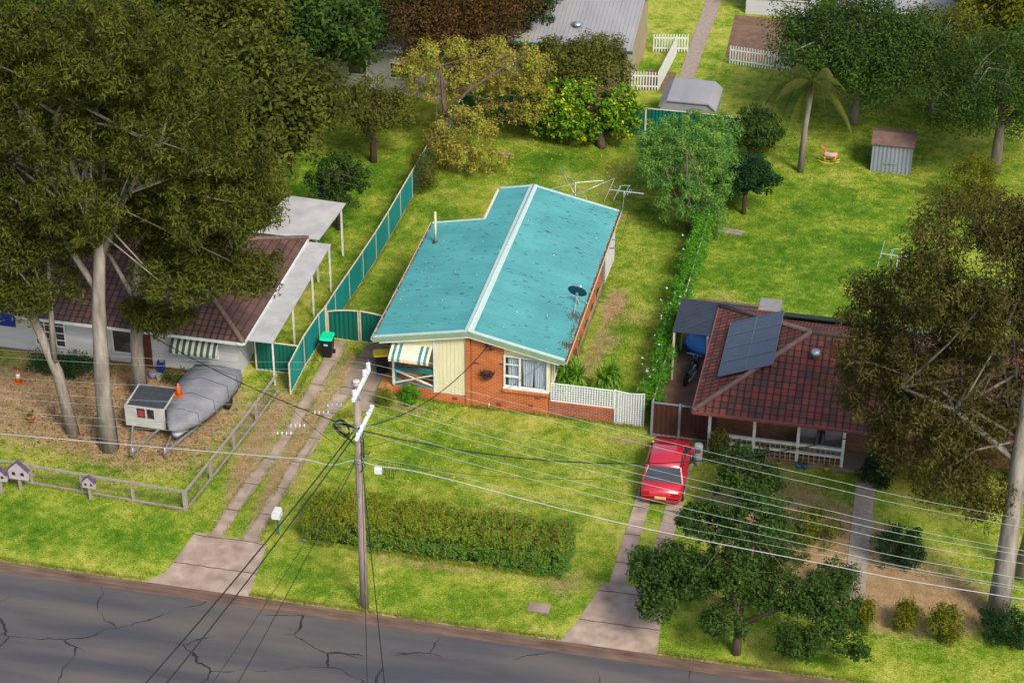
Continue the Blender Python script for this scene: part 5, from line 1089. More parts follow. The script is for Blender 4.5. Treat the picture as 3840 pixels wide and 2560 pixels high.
# ---- red car (nose toward the gate)
def car(label, cx, cy, rz, paint):
    t = thing('parked_car', label, 'car', (cx, cy, 0), rz=rz); Ls = [(-2.15, .72, .42, .62), (-2.1, .80, .28, .86), (-1.7, .86, .22, .93), (-.9, .88, .2, .90), (.3, .88, .2, .90), (1.2, .87, .2, .87), (1.75, .84, .22, .78), (2.05, .76, .28, .68), (2.13, .66, .38, .55)]
    def ring(y, w, z0, z1): return [(-w*.9, y, z0), (-w, y, z0+.12), (-w, y, z1-.14), (-w*.88, y, z1), (w*.88, y, z1), (w, y, z1-.14), (w, y, z0+.12), (w*.9, y, z0)]
    mb = MB(); mb.loft([ring(*q) for q in Ls]); bd = mb.build('body', paint, t, world=False)
    cab_ = [(-1.55, .74, .90, .93), (-1.05, .66, .9, 1.36), (-.5, .64, .9, 1.44), (.3, .64, .9, 1.43), (.62, .66, .9, 1.36), (1.25, .76, .86, .89)]
    mb = MB(); mb.loft([[(-w*1.12, y, z0), (-w, y, z1), (w, y, z1), (w*1.12, y, z0)] for y, w, z0, z1 in cab_], smooth=False); mb.build('windows', mat('car_glass', (.03, .035, .04), (.02, .025, .03), .1, 3, spec=.8), t, world=False)
    mb = MB(); mb.loft([[(-w, y, z-.035), (-w*.93, y, z+.012), (w*.93, y, z+.012), (w, y, z-.035)] for y, w, z in ((-1.08, .66, 1.36), (-.5, .66, 1.445), (.3, .66, 1.435), (.60, .67, 1.37))], smooth=True); mb.build('roof', paint, t, world=False)
    mb = MB()
    for s in (-1, 1):
        for a_, b_ in (((s*.82, -1.55, .91), (s*.665, -1.06, 1.37)), ((s*.84, 1.22, .87), (s*.675, .61, 1.37)), ((s*.775, -.25, .9), (s*.655, -.25, 1.42))): mb = MB(); mb.bar(a_, b_, .06, .06); mb.build('pillar', paint, t, world=False)
    for s in (-1, 1):
        for y in (-1.35, 1.35):
            mb = MB(); mb.tube([(s*.72, y, .31), (s*.9, y, .31)], .31, 18); wl = mb.build('wheel', RUB, t, world=False)
            mb = MB(); mb.tube([(s*.895, y, .31), (s*.915, y, .31)], .19, 14); r_ = mb.build('rim', STEEL, t, world=False); r_.parent = wl
        mb = MB(); mb.obox(Vector((s*.97, .78, .95)), (.17, .10, .13)); mb.build('mirror', paint, t, world=False, bevel=.02)
        mb = MB(); mb.box(s*.62-.16, s*.62+.16, -2.16, -2.06, .62, .78); mb.build('tail_light', mat('tail_red', (.35, .01, .01), None, .2), t, world=False)
        mb = MB(); mb.box(s*.55-.16, s*.55+.16, 2.0, 2.1, .5, .62); mb.build('headlight', GLASS, t, world=False)
    for s in (-1, 1):
        mb = MB()
        for y in (-1.0, -.25, .75): mb.tube([(s*.884, y, .3), (s*.889, y, .6), (s*.80, y, .905)], .008, 4)
        mb.build('door_seam', RUB, t, world=False)
    mb = MB(); mb.tube([(-.72, -1.62, .925), (.72, -1.62, .925)], .009, 4); mb.build('boot_seam', RUB, t, world=False)
    mb = MB(); mb.tube([(-.3, -1.12, 1.22), (.25, -1.3, 1.08)], .009, 4); mb.build('wiper', RUB, t, world=False)
    mb = MB(); mb.box(-.23, .23, -2.175, -2.15, .48, .59); mb.build('number_plate', mat('plate_yellow', (.5, .45, .2), None, .5), t, world=False)
    return t
car('red hatchback parked nose to the brown gate beside the right neighbour lawn', 9.42, -3.55, R(1.5), mat('car_red', (.42, .012, .025), (.36, .01, .02), .25, 2, spec=.6, coat=.6))
# motorcycle, blue pool, timber
x, y, _ = at(1587, 868); z = g(x, y)
t = thing('motorcycle', 'black and silver motorcycle standing on the dirt beside the tiled house', 'motorcycle', (x, y, z), rz=R(-12))
for s, nmw in ((-.68, 'wheel'), (.68, 'wheel')):
    mb = MB(); n = 20; vs = []
    for i in range(n):
        a = 2*math.pi*i/n
        for j in range(6): b = 2*math.pi*j/6; rr_ = .27+.05*math.cos(b); vs.append((.05*math.sin(b), s+rr_*math.cos(a), .32+rr_*math.sin(a)))
    mb.add(vs, [(i*6+j, i*6+(j+1) % 6, ((i+1) % n)*6+(j+1) % 6, ((i+1) % n)*6+j) for i in range(n) for j in range(6)], True)
    for i in range(6): a = math.pi*i/6; mb.tube([(0, s-.24*math.cos(a), .32-.24*math.sin(a)), (0, s+.24*math.cos(a), .32+.24*math.sin(a))], .006, 4)
    mb.build(nmw, RUB, t, world=False)
mb = MB(); mb.loft([[(w*math.cos(a), yy, zz+h*math.sin(a)) for a in np.linspace(0, 6.283, 10, endpoint=False)] for yy, w, zz, h in ((-.1, .08, .78, .06), (.05, .15, .8, .11), (.3, .14, .84, .11), (.42, .06, .84, .06))]); mb.build('fuel_tank', BLACKP, t, world=False)
mb = MB(); mb.loft([[(w*math.cos(a), yy, zz+h*math.sin(a)) for a in np.linspace(0, 6.283, 10, endpoint=False)] for yy, w, zz, h in ((-.85, .07, .82, .03), (-.6, .13, .79, .05), (-.2, .14, .76, .05), (-.08, .08, .78, .04))]); mb.build('seat', RUB, t, world=False)
mb = MB(); mb.box(-.14, .14, -.2, .28, .28, .62); mb.build('engine', STEEL, t, world=False, bevel=.03)
for s in (-1, 1): mb = MB(); mb.tube([(s*.09, .68, .32), (s*.09, .42, .98)], .022, 6); mb.build('fork', STEEL, t, world=False)
mb = MB(); mb.tube([(-.36, .28, 1.08), (-.15, .42, 1.02), (.15, .42, 1.02), (.36, .28, 1.08)], .014, 6); mb.build('handlebar', STEEL, t, world=False)
mb = MB(); mb.tube([(.16, .2, .3), (.17, -.3, .26), (.17, -.8, .34)], .035, 8); mb.build('exhaust', STEEL, t, world=False)
x, y, _ = at(1620, 800); z = g(x, y)
t = thing('paddling_pool', 'blue paddling pool propped under the dark carport', 'pool', (x, y, z)); mb = MB()
mb.lathe((x, y, z), [(.9, 0), (.98, .05), (1.0, .2), (.98, .33), (.9, .36), (.84, .3), (.82, .1), (.0, .08)], 22); mb.build('tub', mat('pool_blue', (.01, .09, .32), (.01, .16, .35), .4, 3), t)
x, y, _ = at(1660, 532); z = g(x, y)
for i, (dx, dy, lb) in enumerate(((0, .12, 'longer grey plank lying behind in the back garden on the right'), (.15, -.15, 'shorter grey plank lying in front in the back garden on the right'))):
    o = MB().obox(Vector((x+dx, y+dy, z+.08)), (2.2-.5*i, .16, .09), R(-6)).build('plank', mat('grey_plank', (.28, .22, .18), None, .9)); tag(o, lb, 'plank')
antenna('television_antenna', 'thin television antenna above the roof of the tiled house by the olive tree', (17.8, 5.6, 2.9), (17.8, 6.6, 6.1), R(-4))

# ---- white house on the left under the gum trees
LH = thing('neighbour_house', 'white house with brown tiled roof behind the tall gum trees', 'house', (-15.5, 4, 0))
WB = mat('white_board', (.46, .46, .46), (.38, .38, .37), .6, 2, stretch=(.3, .3, 3))
mb = MB(); mb.box(-23.4, -10.3, -.35, 8.0, -.1, 2.5)
for i in range(12): mb.box(-14.2, -10.3, -.372, -.352, .35+i*.17, .50+i*.17)
mb.build('wall', WB, LH)
mb = MB(); mb.box(-23.4, -10.3, -.39, -.352, -.1, .33); mb.build('wall_base', BRICKD, LH)
hip('roof', LH, -24.0, -9.75, -1.0, 8.7, 2.52, 1.9, TILEB)
win(LH, -19.9, -18.4, .7, 2.2, -.36, grid=(3, 4)); win(LH, -16.2, -15.2, .8, 2.2, -.36); win(LH, -13.0, -11.2, 1.1, 2.2, -.375, grid=(2, 1))
mb = MB(); mb.box(-15.05, -14.35, -.40, -.36, .1, 2.1); mb.build('door', mat('door_brown', (.10, .03, .02), None, .5), LH)
aw2 = mat('awning_green', (.03, .07, .05), None, .6)
_s = stripe_m; stripe_m = aw2
awning(LH, -13.2, -11.0, -.38, 2.35, .75, .75, lambda i, n: i % 4 < 2, mat('awning_pale', (.42, .42, .34), None, .6), step=.07); stripe_m = _s
mb = MB(); mb.box(-21.6, -20.4, -1.15, -1.1, 2.0, 2.75); mb.build('blue_blind', mat('blind_blue', (.005, .02, .22), None, .6), LH)
t = thing('side_awning', 'long pale metal roof between the white house and the teal fence', 'roof', (-9.2, 4, 0)); PS = mat('pale_roof_sheet', (.40, .39, .38), (.30, .29, .29), .55, 1.2)
mb = MB()
for i in range(40): y = -.6+i*.228; mb.box(-9.72, -8.55, y, y+.17, 2.40, 2.44); mb.box(-9.72, -8.55, y+.17, y+.228, 2.40, 2.425)
mb.build('roof', PS, t)
for y in (-.5, 2.5, 5.5, 8.3): mb = MB(); mb.box(-8.63, -8.56, y-.035, y+.035, g(-8.6, y), 2.4); mb.build('post', W_, t)
o = thing('patio_roof', 'flat pale patio roof behind the white house', 'roof', (-10, 11, 0)); mb = MB(); mb.slab([(-12.4, 9.0, 2.35), (-9.3, 9.0, 2.35), (-9.0, 12.6, 2.45), (-12.1, 12.8, 2.45)], .06); mb.build('roof', PS, o)
for x, y in ((-12.2, 9.2), (-9.5, 9.2), (-9.2, 12.4), (-11.9, 12.6)): mb = MB(); mb.box(x-.04, x+.04, y-.04, y+.04, g(x, y), 2.33); mb.build('post', W_, o)
panel_fence('screen_fence', 'short dark green metal fence between the white house and the teal fence', [(-9.75, .45), (-7.8, .45)], 1.5, FGREEN_SHADED, FCREAM)
# front boundary: low post-and-rail with netting
t = thing('netting_fence', 'low timber-railed wire netting fence around the left front garden', 'fence', (-9.33, -10.02, 0)); RW = mat('rail_weathered', (.30, .25, .21), (.2, .17, .14), .9, 4); NET = mat('netting', (.12, .12, .11), None, .6)
def netfence(a, b, n, h=.95):
    for i in range(n):
        p = Vector(a).lerp(Vector(b), i/n); q = Vector(a).lerp(Vector(b), (i+1)/n)
        for z in (.08, h): mb = MB(); mb.bar((p.x, p.y, g(*p)+z), (q.x, q.y, g(*q)+z), .07, .09); mb.build('rail', RW, t)
        mb = MB(); L = (q-p).length; k = int(L/.16)
        for j in range(k+1): r_ = p.lerp(q, j/k); mb.tube([(r_.x, r_.y, g(*r_)+.1), (r_.x, r_.y, g(*r_)+h)], .004, 3)
        for z in np.arange(.2, h, .16): mb.tube([(p.x, p.y, g(*p)+z), (q.x, q.y, g(*q)+z)], .004, 3)
        mb.build('netting', NET, t)
        mb = MB(); mb.box(p.x-.05, p.x+.05, p.y-.05, p.y+.05, g(*p)-.1, g(*p)+h+.08); mb.build('post', RW, t)
netfence((-9.33, -10.02), (-8.3, -1.0), 4); netfence((-9.4, -10.05), (-23.0, -9.3), 6)
for i, (u, v, c, s, lb) in enumerate(((8, 1112, (.40, .36, .36), .32, 'white toy house at the far left end of the netting fence'), (52, 1108, (.42, .36, .38), .42, 'largest toy house with purple roof on the netting fence'), (212, 1128, (.40, .33, .34), .27, 'small toy house with striped front on the netting fence'))):
    x, y, z = at(u, v+14); t = thing('toy_house', lb, 'ornament', (x, y-.1, z)); w_ = s
    mb = MB(); mb.prism([(x-w_, .62), (x+w_, .62), (x+w_, .62+w_*1.1), (x, .62+w_*2.0), (x-w_, .62+w_*1.1)], 'y', y-.22, y-.08); mb.build('front', mat('toyhouse%d' % i, c, tuple(q*.7 for q in c), .7, 12), t)
    for s_ in (-1, 1): mb = MB(); mb.bar((x+s_*w_*1.12, y-.15, .62+w_*1.0), (x, y-.15, .64+w_*2.05), .2, .03, up=(0, 0, 1)); mb.build('roof', mat('toyroof', (.10, .05, .13), None, .6), t)
    mb = MB(); mb.box(x-.05, x+.05, y-.2, y-.1, 0, .62); mb.build('post', RW, t)
    for k in (-1, 1): mb = MB(); mb.box(x+k*w_*.45-.05*w_/.3, x+k*w_*.45+.05*w_/.3, y-.235, y-.22, .62+w_*.5, .62+w_*.85); mb.build('window', DARK, t)
# box trailer
x0, x1, y0, y1 = -13.75, -11.95, -5.25, -3.5
t = thing('box_trailer', 'white box trailer with dark open top on the left front lawn', 'trailer', (-12.85, -4.4, 0)); TW = mat('trailer_white', (.40, .40, .37), (.3, .3, .27), .5, 3)
mb = MB(); 
for a, b, c, d in ((x0, x1, y0, y0+.05), (x0, x1, y1-.05, y1), (x0, x0+.05, y0+.05, y1-.05), (x1-.05, x1, y0+.05, y1-.05)): mb.box(a, b, c, d, .42, .85)
mb.box(x0+.05, x1-.05, y0+.05, y1-.05, .40, .44); mb.build('tray', TW, t)
mb = MB()
for x in (x0+.03, x0+.5, x0+.95, x0+1.35, x1-.03): mb.box(x-.03, x+.03, y0+.0, y0+.06, .85, 1.36)
for x in (x0+.03, x1-.03): mb.box(x-.03, x+.03, y1-.06, y1, .85, 1.36)
mb.box(x0, x1, y0, y0+.06, 1.36, 1.44); mb.box(x0, x1, y1-.06, y1, 1.36, 1.42); mb.box(x0, x0+.06, y0+.06, y1-.06, 1.36, 1.42); mb.box(x1-.06, x1, y0+.06, y1-.06, 1.36, 1.42); mb.box(x0+.06, x0+.47, y0+.01, y0+.04, .85, 1.36); mb.box(x0+1.38, x1-.06, y0+.01, y0+.04, .85, 1.36)
mb.build('cage', TW, t)
mb = MB(); mb.slab([(x0+.08, y0+.1, 1.35), (x1-.08, y0+.1, 1.35), (x1-.08, y1-.08, 1.45), (x0+.08, y1-.08, 1.45)], .05); mb.build('lid', mat('lid_charcoal', (.045, .05, .06), (.03, .03, .035), .6, 5), t)
mb = MB(); mb.box(x0+.55, x0+.9, y0+.1, y0+.5, .85, 1.2); mb.build('red_carton', mat('carton_red', (.25, .03, .05), None, .7), t)
for s in (x0+.25, x1-.25): mb = MB(); mb.tube([(s-.09, -4.1, .3), (s+.09, -4.1, .3)], .3, 16); mb.build('wheel', RUB, t)
mb = MB(); hq = (-12.75, -7.3, .42); mb.bar((x0+.3, y0, .42), hq, .06, .08); mb.bar((x1-.3, y0, .42), hq, .06, .08); mb.tube([(-12.75, -7.1, .02), (-12.75, -7.1, .6)], .03, 8); mb.build('drawbar', STEEL, t)
# boat under a grey cover
t = thing('covered_boat', 'boat on a trailer under a grey tarpaulin beside the netting fence', 'boat', (-11.1, -3.6, 0)); cx = -11.15
mb = MB(); rs = []
for yy, w_, zb, zt, pk in ((-6.0, .10, .95, 1.05, .02), (-5.6, .35, .72, 1.12, .06), (-4.9, .70, .60, 1.22, .14), (-3.9, .95, .55, 1.32, .24), (-2.8, 1.08, .52, 1.36, .30), (-1.9, 1.12, .50, 1.34, .26), (-1.25, 1.05, .52, 1.26, .12), (-1.1, .98, .60, 1.15, .05)):
    q = cx+.10*(yy+3.6)*1; rs.append([(q-w_*.98, yy, zb), (q-w_*1.04, yy, zb+.35*(zt-zb)), (q-w_, yy, zt), (q-w_*.5, yy, zt+pk*.45), (q, yy, zt+pk), (q+w_*.5, yy, zt+pk*.5), (q+w_, yy, zt), (q+w_*1.05, yy, zb+.35*(zt-zb)), (q+w_*.98, yy, zb)])
mb.loft(rs); mb.build('cover', mat('tarpaulin', (.20, .20, .215), (.13, .13, .14), .7, 1.6, bump=.6, bscale=3), t)
for k in (2, 3, 4, 5):
    mb = MB(); mb.tube([(p[0]*1.0+(p[0]-cx)*.01, p[1], p[2]+.012) for p in rs[k]], .012, 4); mb.build('rope', mat('rope_blue', (.04, .07, .16), None, .7), t)
mb = MB(); mb.loft([[(cx+.1*(yy+3.6)-w_, yy, .62), (cx+.1*(yy+3.6)-w_*.5, yy, .40), (cx+.1*(yy+3.6)+w_*.5, yy, .40), (cx+.1*(yy+3.6)+w_, yy, .62)] for yy, w_ in ((-5.7, .15), (-4.6, .6), (-2.6, .85), (-1.2, .85))]); mb.build('hull', mat('hull_grey', (.35, .37, .4), None, .4), t)
mb = MB()
for s in (-.55, .55): mb.bar((cx+s, -1.4, .36), (cx+s*.9-.1, -4.6, .36), .06, .08); mb.bar((cx+s*.9-.1, -4.6, .36), (cx-.28, -6.9, .4), .06, .08)
mb.tube([(cx-.28, -6.8, .02), (cx-.28, -6.8, .6)], .03, 8); mb.build('trailer_frame', STEEL, t)
for s in (-.98, 1.08): mb = MB(); mb.tube([(cx+s-.08, -2.5, .3), (cx+s+.08, -2.5, .3)], .29, 16); mb.build('wheel', RUB, t); mb = MB(); mb.box(cx+s-.12, cx+s+.12, -2.9, -2.1, .62, .66); mb.build('mudguard', STEEL, t)
OR = mat('cone_orange', (.62, .12, .01), None, .5)
for (x, y, z), lb, band in (((-11.75, -3.95, 1.42), 'orange cone standing on the grey boat cover', 0), ((*at(43, 876)[:2], at(43, 876)[2]), 'orange and white traffic cone on the dirt at the far left', 1)):
    t = thing('traffic_cone', lb, 'traffic cone', (x, y, z)); mb = MB(); mb.lathe((x, y, z+.03), [(.16, 0), (.03, .55), (.02, .56)], 14); mb.box(x-.19, x+.19, y-.19, y+.19, z, z+.03); mb.build('cone', OR, t)
    if band: mb = MB(); mb.lathe((x, y, z+.22), [(.121, 0), (.075, .2)], 14); mb.build('band', W_, t)
for u, v, c, s, lb, dims in ((385, 842, (.30, .07, .13), 0, 'pink toy tub in front of the white house', (.5, .4, .35)), (372, 852, (.02, .04, .20), 1, 'dark blue toy crate left of the pink tub', (.3, .3, .55)), (352, 866, (.24, .20, .32), 2, 'pale purple round seat beside the toy crate', (.4, .4, .3)), (428, 846, (.01, .10, .16), 3, 'blue ride-on toy right of the pink tub', (.75, .4, .4)), (405, 832, (.02, .30, .38), 4, 'turquoise bucket behind the pink toy tub', (.3, .3, .3)), (367, 872, (.30, .36, .26), 5, 'small pale green toy in front of the purple seat', (.22, .22, .3))):
    x, y, z = at(u, v); t = thing('garden_toy', lb, 'toy', (x, y, z), 'toys before the white house'); mb = MB(); a, b, h = dims
    if s in (2, 4): mb.lathe((x, y, z), [(a*.35, 0), (a*.5, h*.3), (a*.5, h*.8), (a*.42, h), (a*.3, h*.9)], 14)
    elif s == 3:
        mb.loft([[(x-a/2+k*a, y+w_*b*math.cos(q), z+.2+w_*.22*math.sin(q)+zz) for q in np.linspace(0, 6.283, 10, endpoint=False)] for k, w_, zz in ((0, .2, .05), (.2, .5, .05), (.5, .45, 0), (.8, .5, .04), (1, .2, .02))])
        for k in (-.25, .25): mb.tube([(x+k, y-.2, z+.1), (x+k, y+.2, z+.1)], .1, 10)
    else: mb.loft([[(x-a/2*q, y-b/2*q, z+hh), (x+a/2*q, y-b/2*q, z+hh), (x+a/2*q, y+b/2*q, z+hh), (x-a/2*q, y+b/2*q, z+hh)] for q, hh in ((.85, 0), (1, h), (.9, h), (.8, h*.4))], smooth=False)
    mb.build('shell', mat('toy%d' % s, c, None, .4), t)
x, y, z = at(72, 968); t = thing('flower_pot', 'terracotta pot with green plant on the far left lawn', 'flower pot', (x, y, z)); mb = MB(); mb.lathe((x, y, z), [(.13, 0), (.2, .28), (.22, .3), (.2, .3)], 12); mb.build('pot', mat('terracotta_pot', (.42, .16, .05), None, .8), t)
V, Q, tn = leafcloud(np.array([[x, y, z+.42]]), np.array([.22]), 90, .12, .03, .3); fastmesh('foliage', V, Q, LF['mid'], t, tn)
bush('shrub', 'dark green bed of shrubs under the window of the white house', (-17.8, -1.6, g(-17.8, -1.6)), (2.4, .7, .55), 130, (.09, .045), LF['dark'], nl=45, rc=.26)
bush('shrub', 'loose green shrub behind the toys at the white house', (-12.3, -1.3, g(-12, -1.3)), (1.2, .5, .4), 55, (.08, .04), LF['mid'], nl=45, rc=.22)

# ---- back neighbours
BH = thing('neighbour_house', 'cream house with grey metal roof and green gutter beyond the back fence', 'house', (-1, 37, -.86))
mb = MB(); mb.box(-8.5, 1.35, 34.0, 42.0, -1.2, 2.45); mb.build('wall', mat('render_cream', (.34, .28, .17), (.27, .22, .13), .8, 1), BH)
GM = mat('grey_metal_roof', (.26, .25, .25), (.19, .19, .19), .5, .8, stretch=(1, .3, 1)); mb = MB()
mb.prism([(33.45, 2.55), (38.0, 3.9), (42.6, 2.55), (42.6, 2.47), (38.0, 3.82), (33.45, 2.47)], 'x', -9.0, 1.75)
rf = mb.build('roof', GM, BH)
mb = MB()
for i in range(46): x = -8.9+i*.235; mb.bar((x, 33.45, 2.565), (x, 38.0, 3.915), .03, .03); mb.bar((x, 38, 3.915), (x, 42.6, 2.565), .03, .03)
mb.build('roof_ribs', GM, rf)
mb = MB(); mb.bar((-9.0, 33.4, 2.46), (1.8, 33.4, 2.46), .13, .15); mb.build('gutter', mat('gutter_green', (.01, .10, .07), None, .5), rf)
mb = MB(); mb.tube([(1.2, 33.5, 2.4), (1.2, 33.9, 2.2), (1.2, 33.9, -.8)], .05, 8); mb.build('downpipe', MATS['gutter_green'], BH)
mb = MB(); mb.lathe((-1.7, 35.1, 3.02), [(.2, 0), (.2, .1), (.3, .15), (.3, .22), (.05, .3)], 12); mb.build('roof_vent', STEEL, rf)
for a, b in ((-4.6, -2.9), (-.9, .1), (-7.6, -6.2)): win(BH, a, b, .9, 2.0, 33.99, grid=(2, 1))
SHD = thing('garden_shed', 'low grey metal shed just behind the back fence', 'shed', (5.4, 31.6, -.86)); mb = MB(); mb.prism([(3.95, -1), (6.95, -1), (6.95, .94), (6.57, 1.275), (4.33, 1.275), (3.95, .94)], 'y', 30.15, 33.0); mb.build('wall', GM, SHD)
mb = MB(); mb.prism([(3.85, .95), (4.3, 1.35), (6.6, 1.35), (7.05, .95), (7.05, .88), (6.6, 1.28), (4.3, 1.28), (3.85, .88)], 'y', 30.05, 33.1); mb.build('roof', GM, SHD)
S2 = thing('garden_shed', 'small pale blue-grey ribbed shed with brown roof on the right back lawn', 'shed', (16.85, 29.2, -.82)); BL = mat('shed_blue', (.20, .23, .25), (.15, .17, .19), .5, 1.5, stretch=(1, 1, .3)); bx0, bx1, by0, by1 = 15.75, 17.9, 28.25, 30.1
mb = MB(); ribs(mb, (bx0, by0), (bx1, by0), -.85, -.85, 1.72, pitch=.2, dep=.03); ribs(mb, (bx1, by0), (bx1, by1), -.85, -.85, 1.72, pitch=.2, dep=.03); ribs(mb, (bx0, by1), (bx0, by0), -.85, -.85, 1.72, pitch=.2, dep=.03); mb.box(bx0+.02, bx1-.02, by0+.04, by1, -.85, .85); mb.build('wall', BL, S2)
mb = MB(); mb.prism([(by0-.12, .86), (by0+.9, 1.16), (by1+.1, .86), (by1+.1, .82), (by0+.9, 1.11), (by0-.12, .82)], 'x', bx0-.08, bx1+.08); mb.build('roof', mat('rusty_roof', (.15, .09, .07), (.1, .06, .05), .8, 3), S2)
mb = MB(); mb.box(16.4, 17.1, by0-.05, by0-.03, -.3, -.26); mb.build('handle', STEEL, S2)
def pickets(label, a, b, h=1.2):
    t = thing('picket_fence', label, 'fence', (a[0], a[1], g(*a))); A = Vector(a); B = Vector(b); n = max(2, int((B-A).length/.16)); z = g(*a)
    mb = MB()
    for i in range(n+1): p = A.lerp(B, i/n); mb.box(p.x-.035, p.x+.035, p.y-.015, p.y+.015, z+.05, z+h)
    mb.build('pickets', W_, t)
    for zz in (.3, h-.25): mb = MB(); mb.bar((a[0], a[1], z+zz), (b[0], b[1], z+zz), .04, .07); mb.build('rail', W_, t)
pickets('white picket fence beside the far cream house corner', (1.9, 41.2), (3.9, 41.6)); pickets('white picket fence in front of the cream house side passage', (1.5, 35.6), (3.0, 35.8)); pickets('white picket fence joining the other two along the side passage', (3.0, 35.9), (3.3, 41.2))
pickets('white picket fence in the far yard left of the big pale green tree', (6.6, 40.5), (10.4, 40.0))
sheet('path', ([(4.0, 34.5), (3.9, 40), (3.9, 50)], [(4.9, 34.5), (4.8, 40), (4.9, 50)]), PAVER, nsub=16)
sheet('dirt_patch', ([(2.0, 35.8), (2.0, 38.6)], [(3.7, 35.8), (3.7, 38.6)]), DIRT, nsub=4, lift=.002)
sheet('dirt_patch', ([(6.2, 41.5), (6, 48)], [(11.2, 41), (12, 48)]), DIRT, nsub=6, lift=.002)
def shedhouse(name, label, x0, x1, y0, y1, h, rise, wm, rm, axis='y'):
    zb = g((x0+x1)/2, y0); t = thing(name, label, 'house', ((x0+x1)/2, y0, zb)); mb = MB(); mb.box(x0+.4, x1-.4, y0+.4, y1-.4, zb-.3, zb+h-.06); mb.build('wall', wm, t)
    hip('roof', t, x0, x1, y0, y1, zb+h, rise, rm, ins=(y1-y0)/2 if axis == 'y' else None); 
    for k in range(3): a = x0+1+(x1-x0-2)*k/3; win(t, a, a+1.2, zb+1.1, zb+2.1, y0+.38)
    return t
shedhouse('neighbour_house', 'pale grey metal-roofed house hidden behind the brown tree at the back left', -18, -8.5, 31.5, 38, 3.0, 1.3, WB, mat('pale_metal', (.38, .38, .42), (.3, .3, .33), .5, 2))
shedhouse('neighbour_house', 'grey-roofed house far back on the right behind the pale green tree', 12.5, 23, 44, 52, 2.8, 1.6, mat('render_cream', (0, 0, 0)), GM)
shedhouse('neighbour_house', 'dark-roofed house at the far back beyond the picket fence', 6.2, 11.6, 48, 56, 2.8, 1.4, WB, mat('navy_metal', (.03, .05, .08), None, .5))
o = thing('shade_sail', 'tan pointed shade sail on poles on the back left lawn', 'shade sail', (-15.4, 24.2, -.7)); mb = MB(); mb.slab([(-15.9, 24.6, .9), (-14.9, 25.6, 1.5), (-14.8, 24.6, .8), (-15.5, 23.6, -.3)], .02); mb.build('sail', mat('sail_tan', (.34, .26, .18), None, .8), o)
for x, y, z in ((-15.95, 24.65, .95), (-14.85, 25.65, 1.55)): mb = MB(); mb.tube([(x, y, g(x, y)), (x, y, z)], .03, 6); mb.build('pole', STEEL, o)
x, y, z = at(1903, 374); t = thing('rocking_horse', 'orange and pink rocking horse toy on the back right lawn', 'toy', (x, y, z)); OG = mat('toy_orange', (.55, .20, .05), None, .5)
ringx = lambda cx, cz, ry, rz_, : [(cx, y+ry*math.cos(a), z+cz+rz_*math.sin(a)) for a in np.linspace(0, 6.283, 10, endpoint=False)]
mb = MB(); mb.loft([ringx(x+.45, .5, .08, .08), ringx(x+.38, .5, .16, .16), ringx(x+.1, .48, .15, .14), ringx(x-.2, .5, .16, .17), ringx(x-.33, .55, .1, .12)]); mb.build('body', mat('toy_pinkish', (.5, .28, .22), None, .5), t)
mb = MB(); mb.loft([ringx(x-.2, .6, .09, .1), ringx(x-.3, .85, .08, .1), ringx(x-.42, .92, .07, .08), ringx(x-.56, .82, .05, .05)]); mb.tube([(x-.28, y-.05, z+.93), (x-.28, y-.05, z+1.03)], .02, 5); mb.tube([(x-.28, y+.05, z+.93), (x-.28, y+.05, z+1.03)], .02, 5); mb.build('head', OG, t)
for dx, dy in ((-.22, -.13), (-.22, .13), (.32, -.13), (.32, .13)): mb = MB(); mb.tube([(x+dx, y+dy*.8, z+.42), (x+dx*1.15, y+dy, z+.1)], [.05, .035], 6); mb.build('leg', OG, t)
for dy in (-.14, .14): mb = MB(); mb.tube([(x-.6, y+dy, z+.2), (x-.3, y+dy, z+.07), (x, y+dy, z+.03), (x+.3, y+dy, z+.07), (x+.6, y+dy, z+.2)], .03, 6); mb.build('rocker', mat('toy_yellow', (.5, .4, .05), None, .5), t)
for u, v, lb in ((735, 490, 'blue garden toy on the left back lawn'),):
    x, y, z = at(755, 432); t = thing('garden_toy', 'small blue play slide on the left back lawn', 'toy', (x, y, z)); mb = MB(); mb.slab([(x-.2, y, z+.75), (x+.2, y, z+.75), (x+.2, y-1.1, z+.08), (x-.2, y-1.1, z+.08)], .04); mb.build('slide', mat('toy_blue', (.01, .08, .25), None, .4), t)
    mb = MB(); mb.tube([(x-.22, y, z+.8), (x-.22, y+.35, z)], .025, 5); mb.tube([(x+.22, y, z+.8), (x+.22, y+.35, z)], .025, 5); mb.build('ladder', MATS['toy_blue'], t)

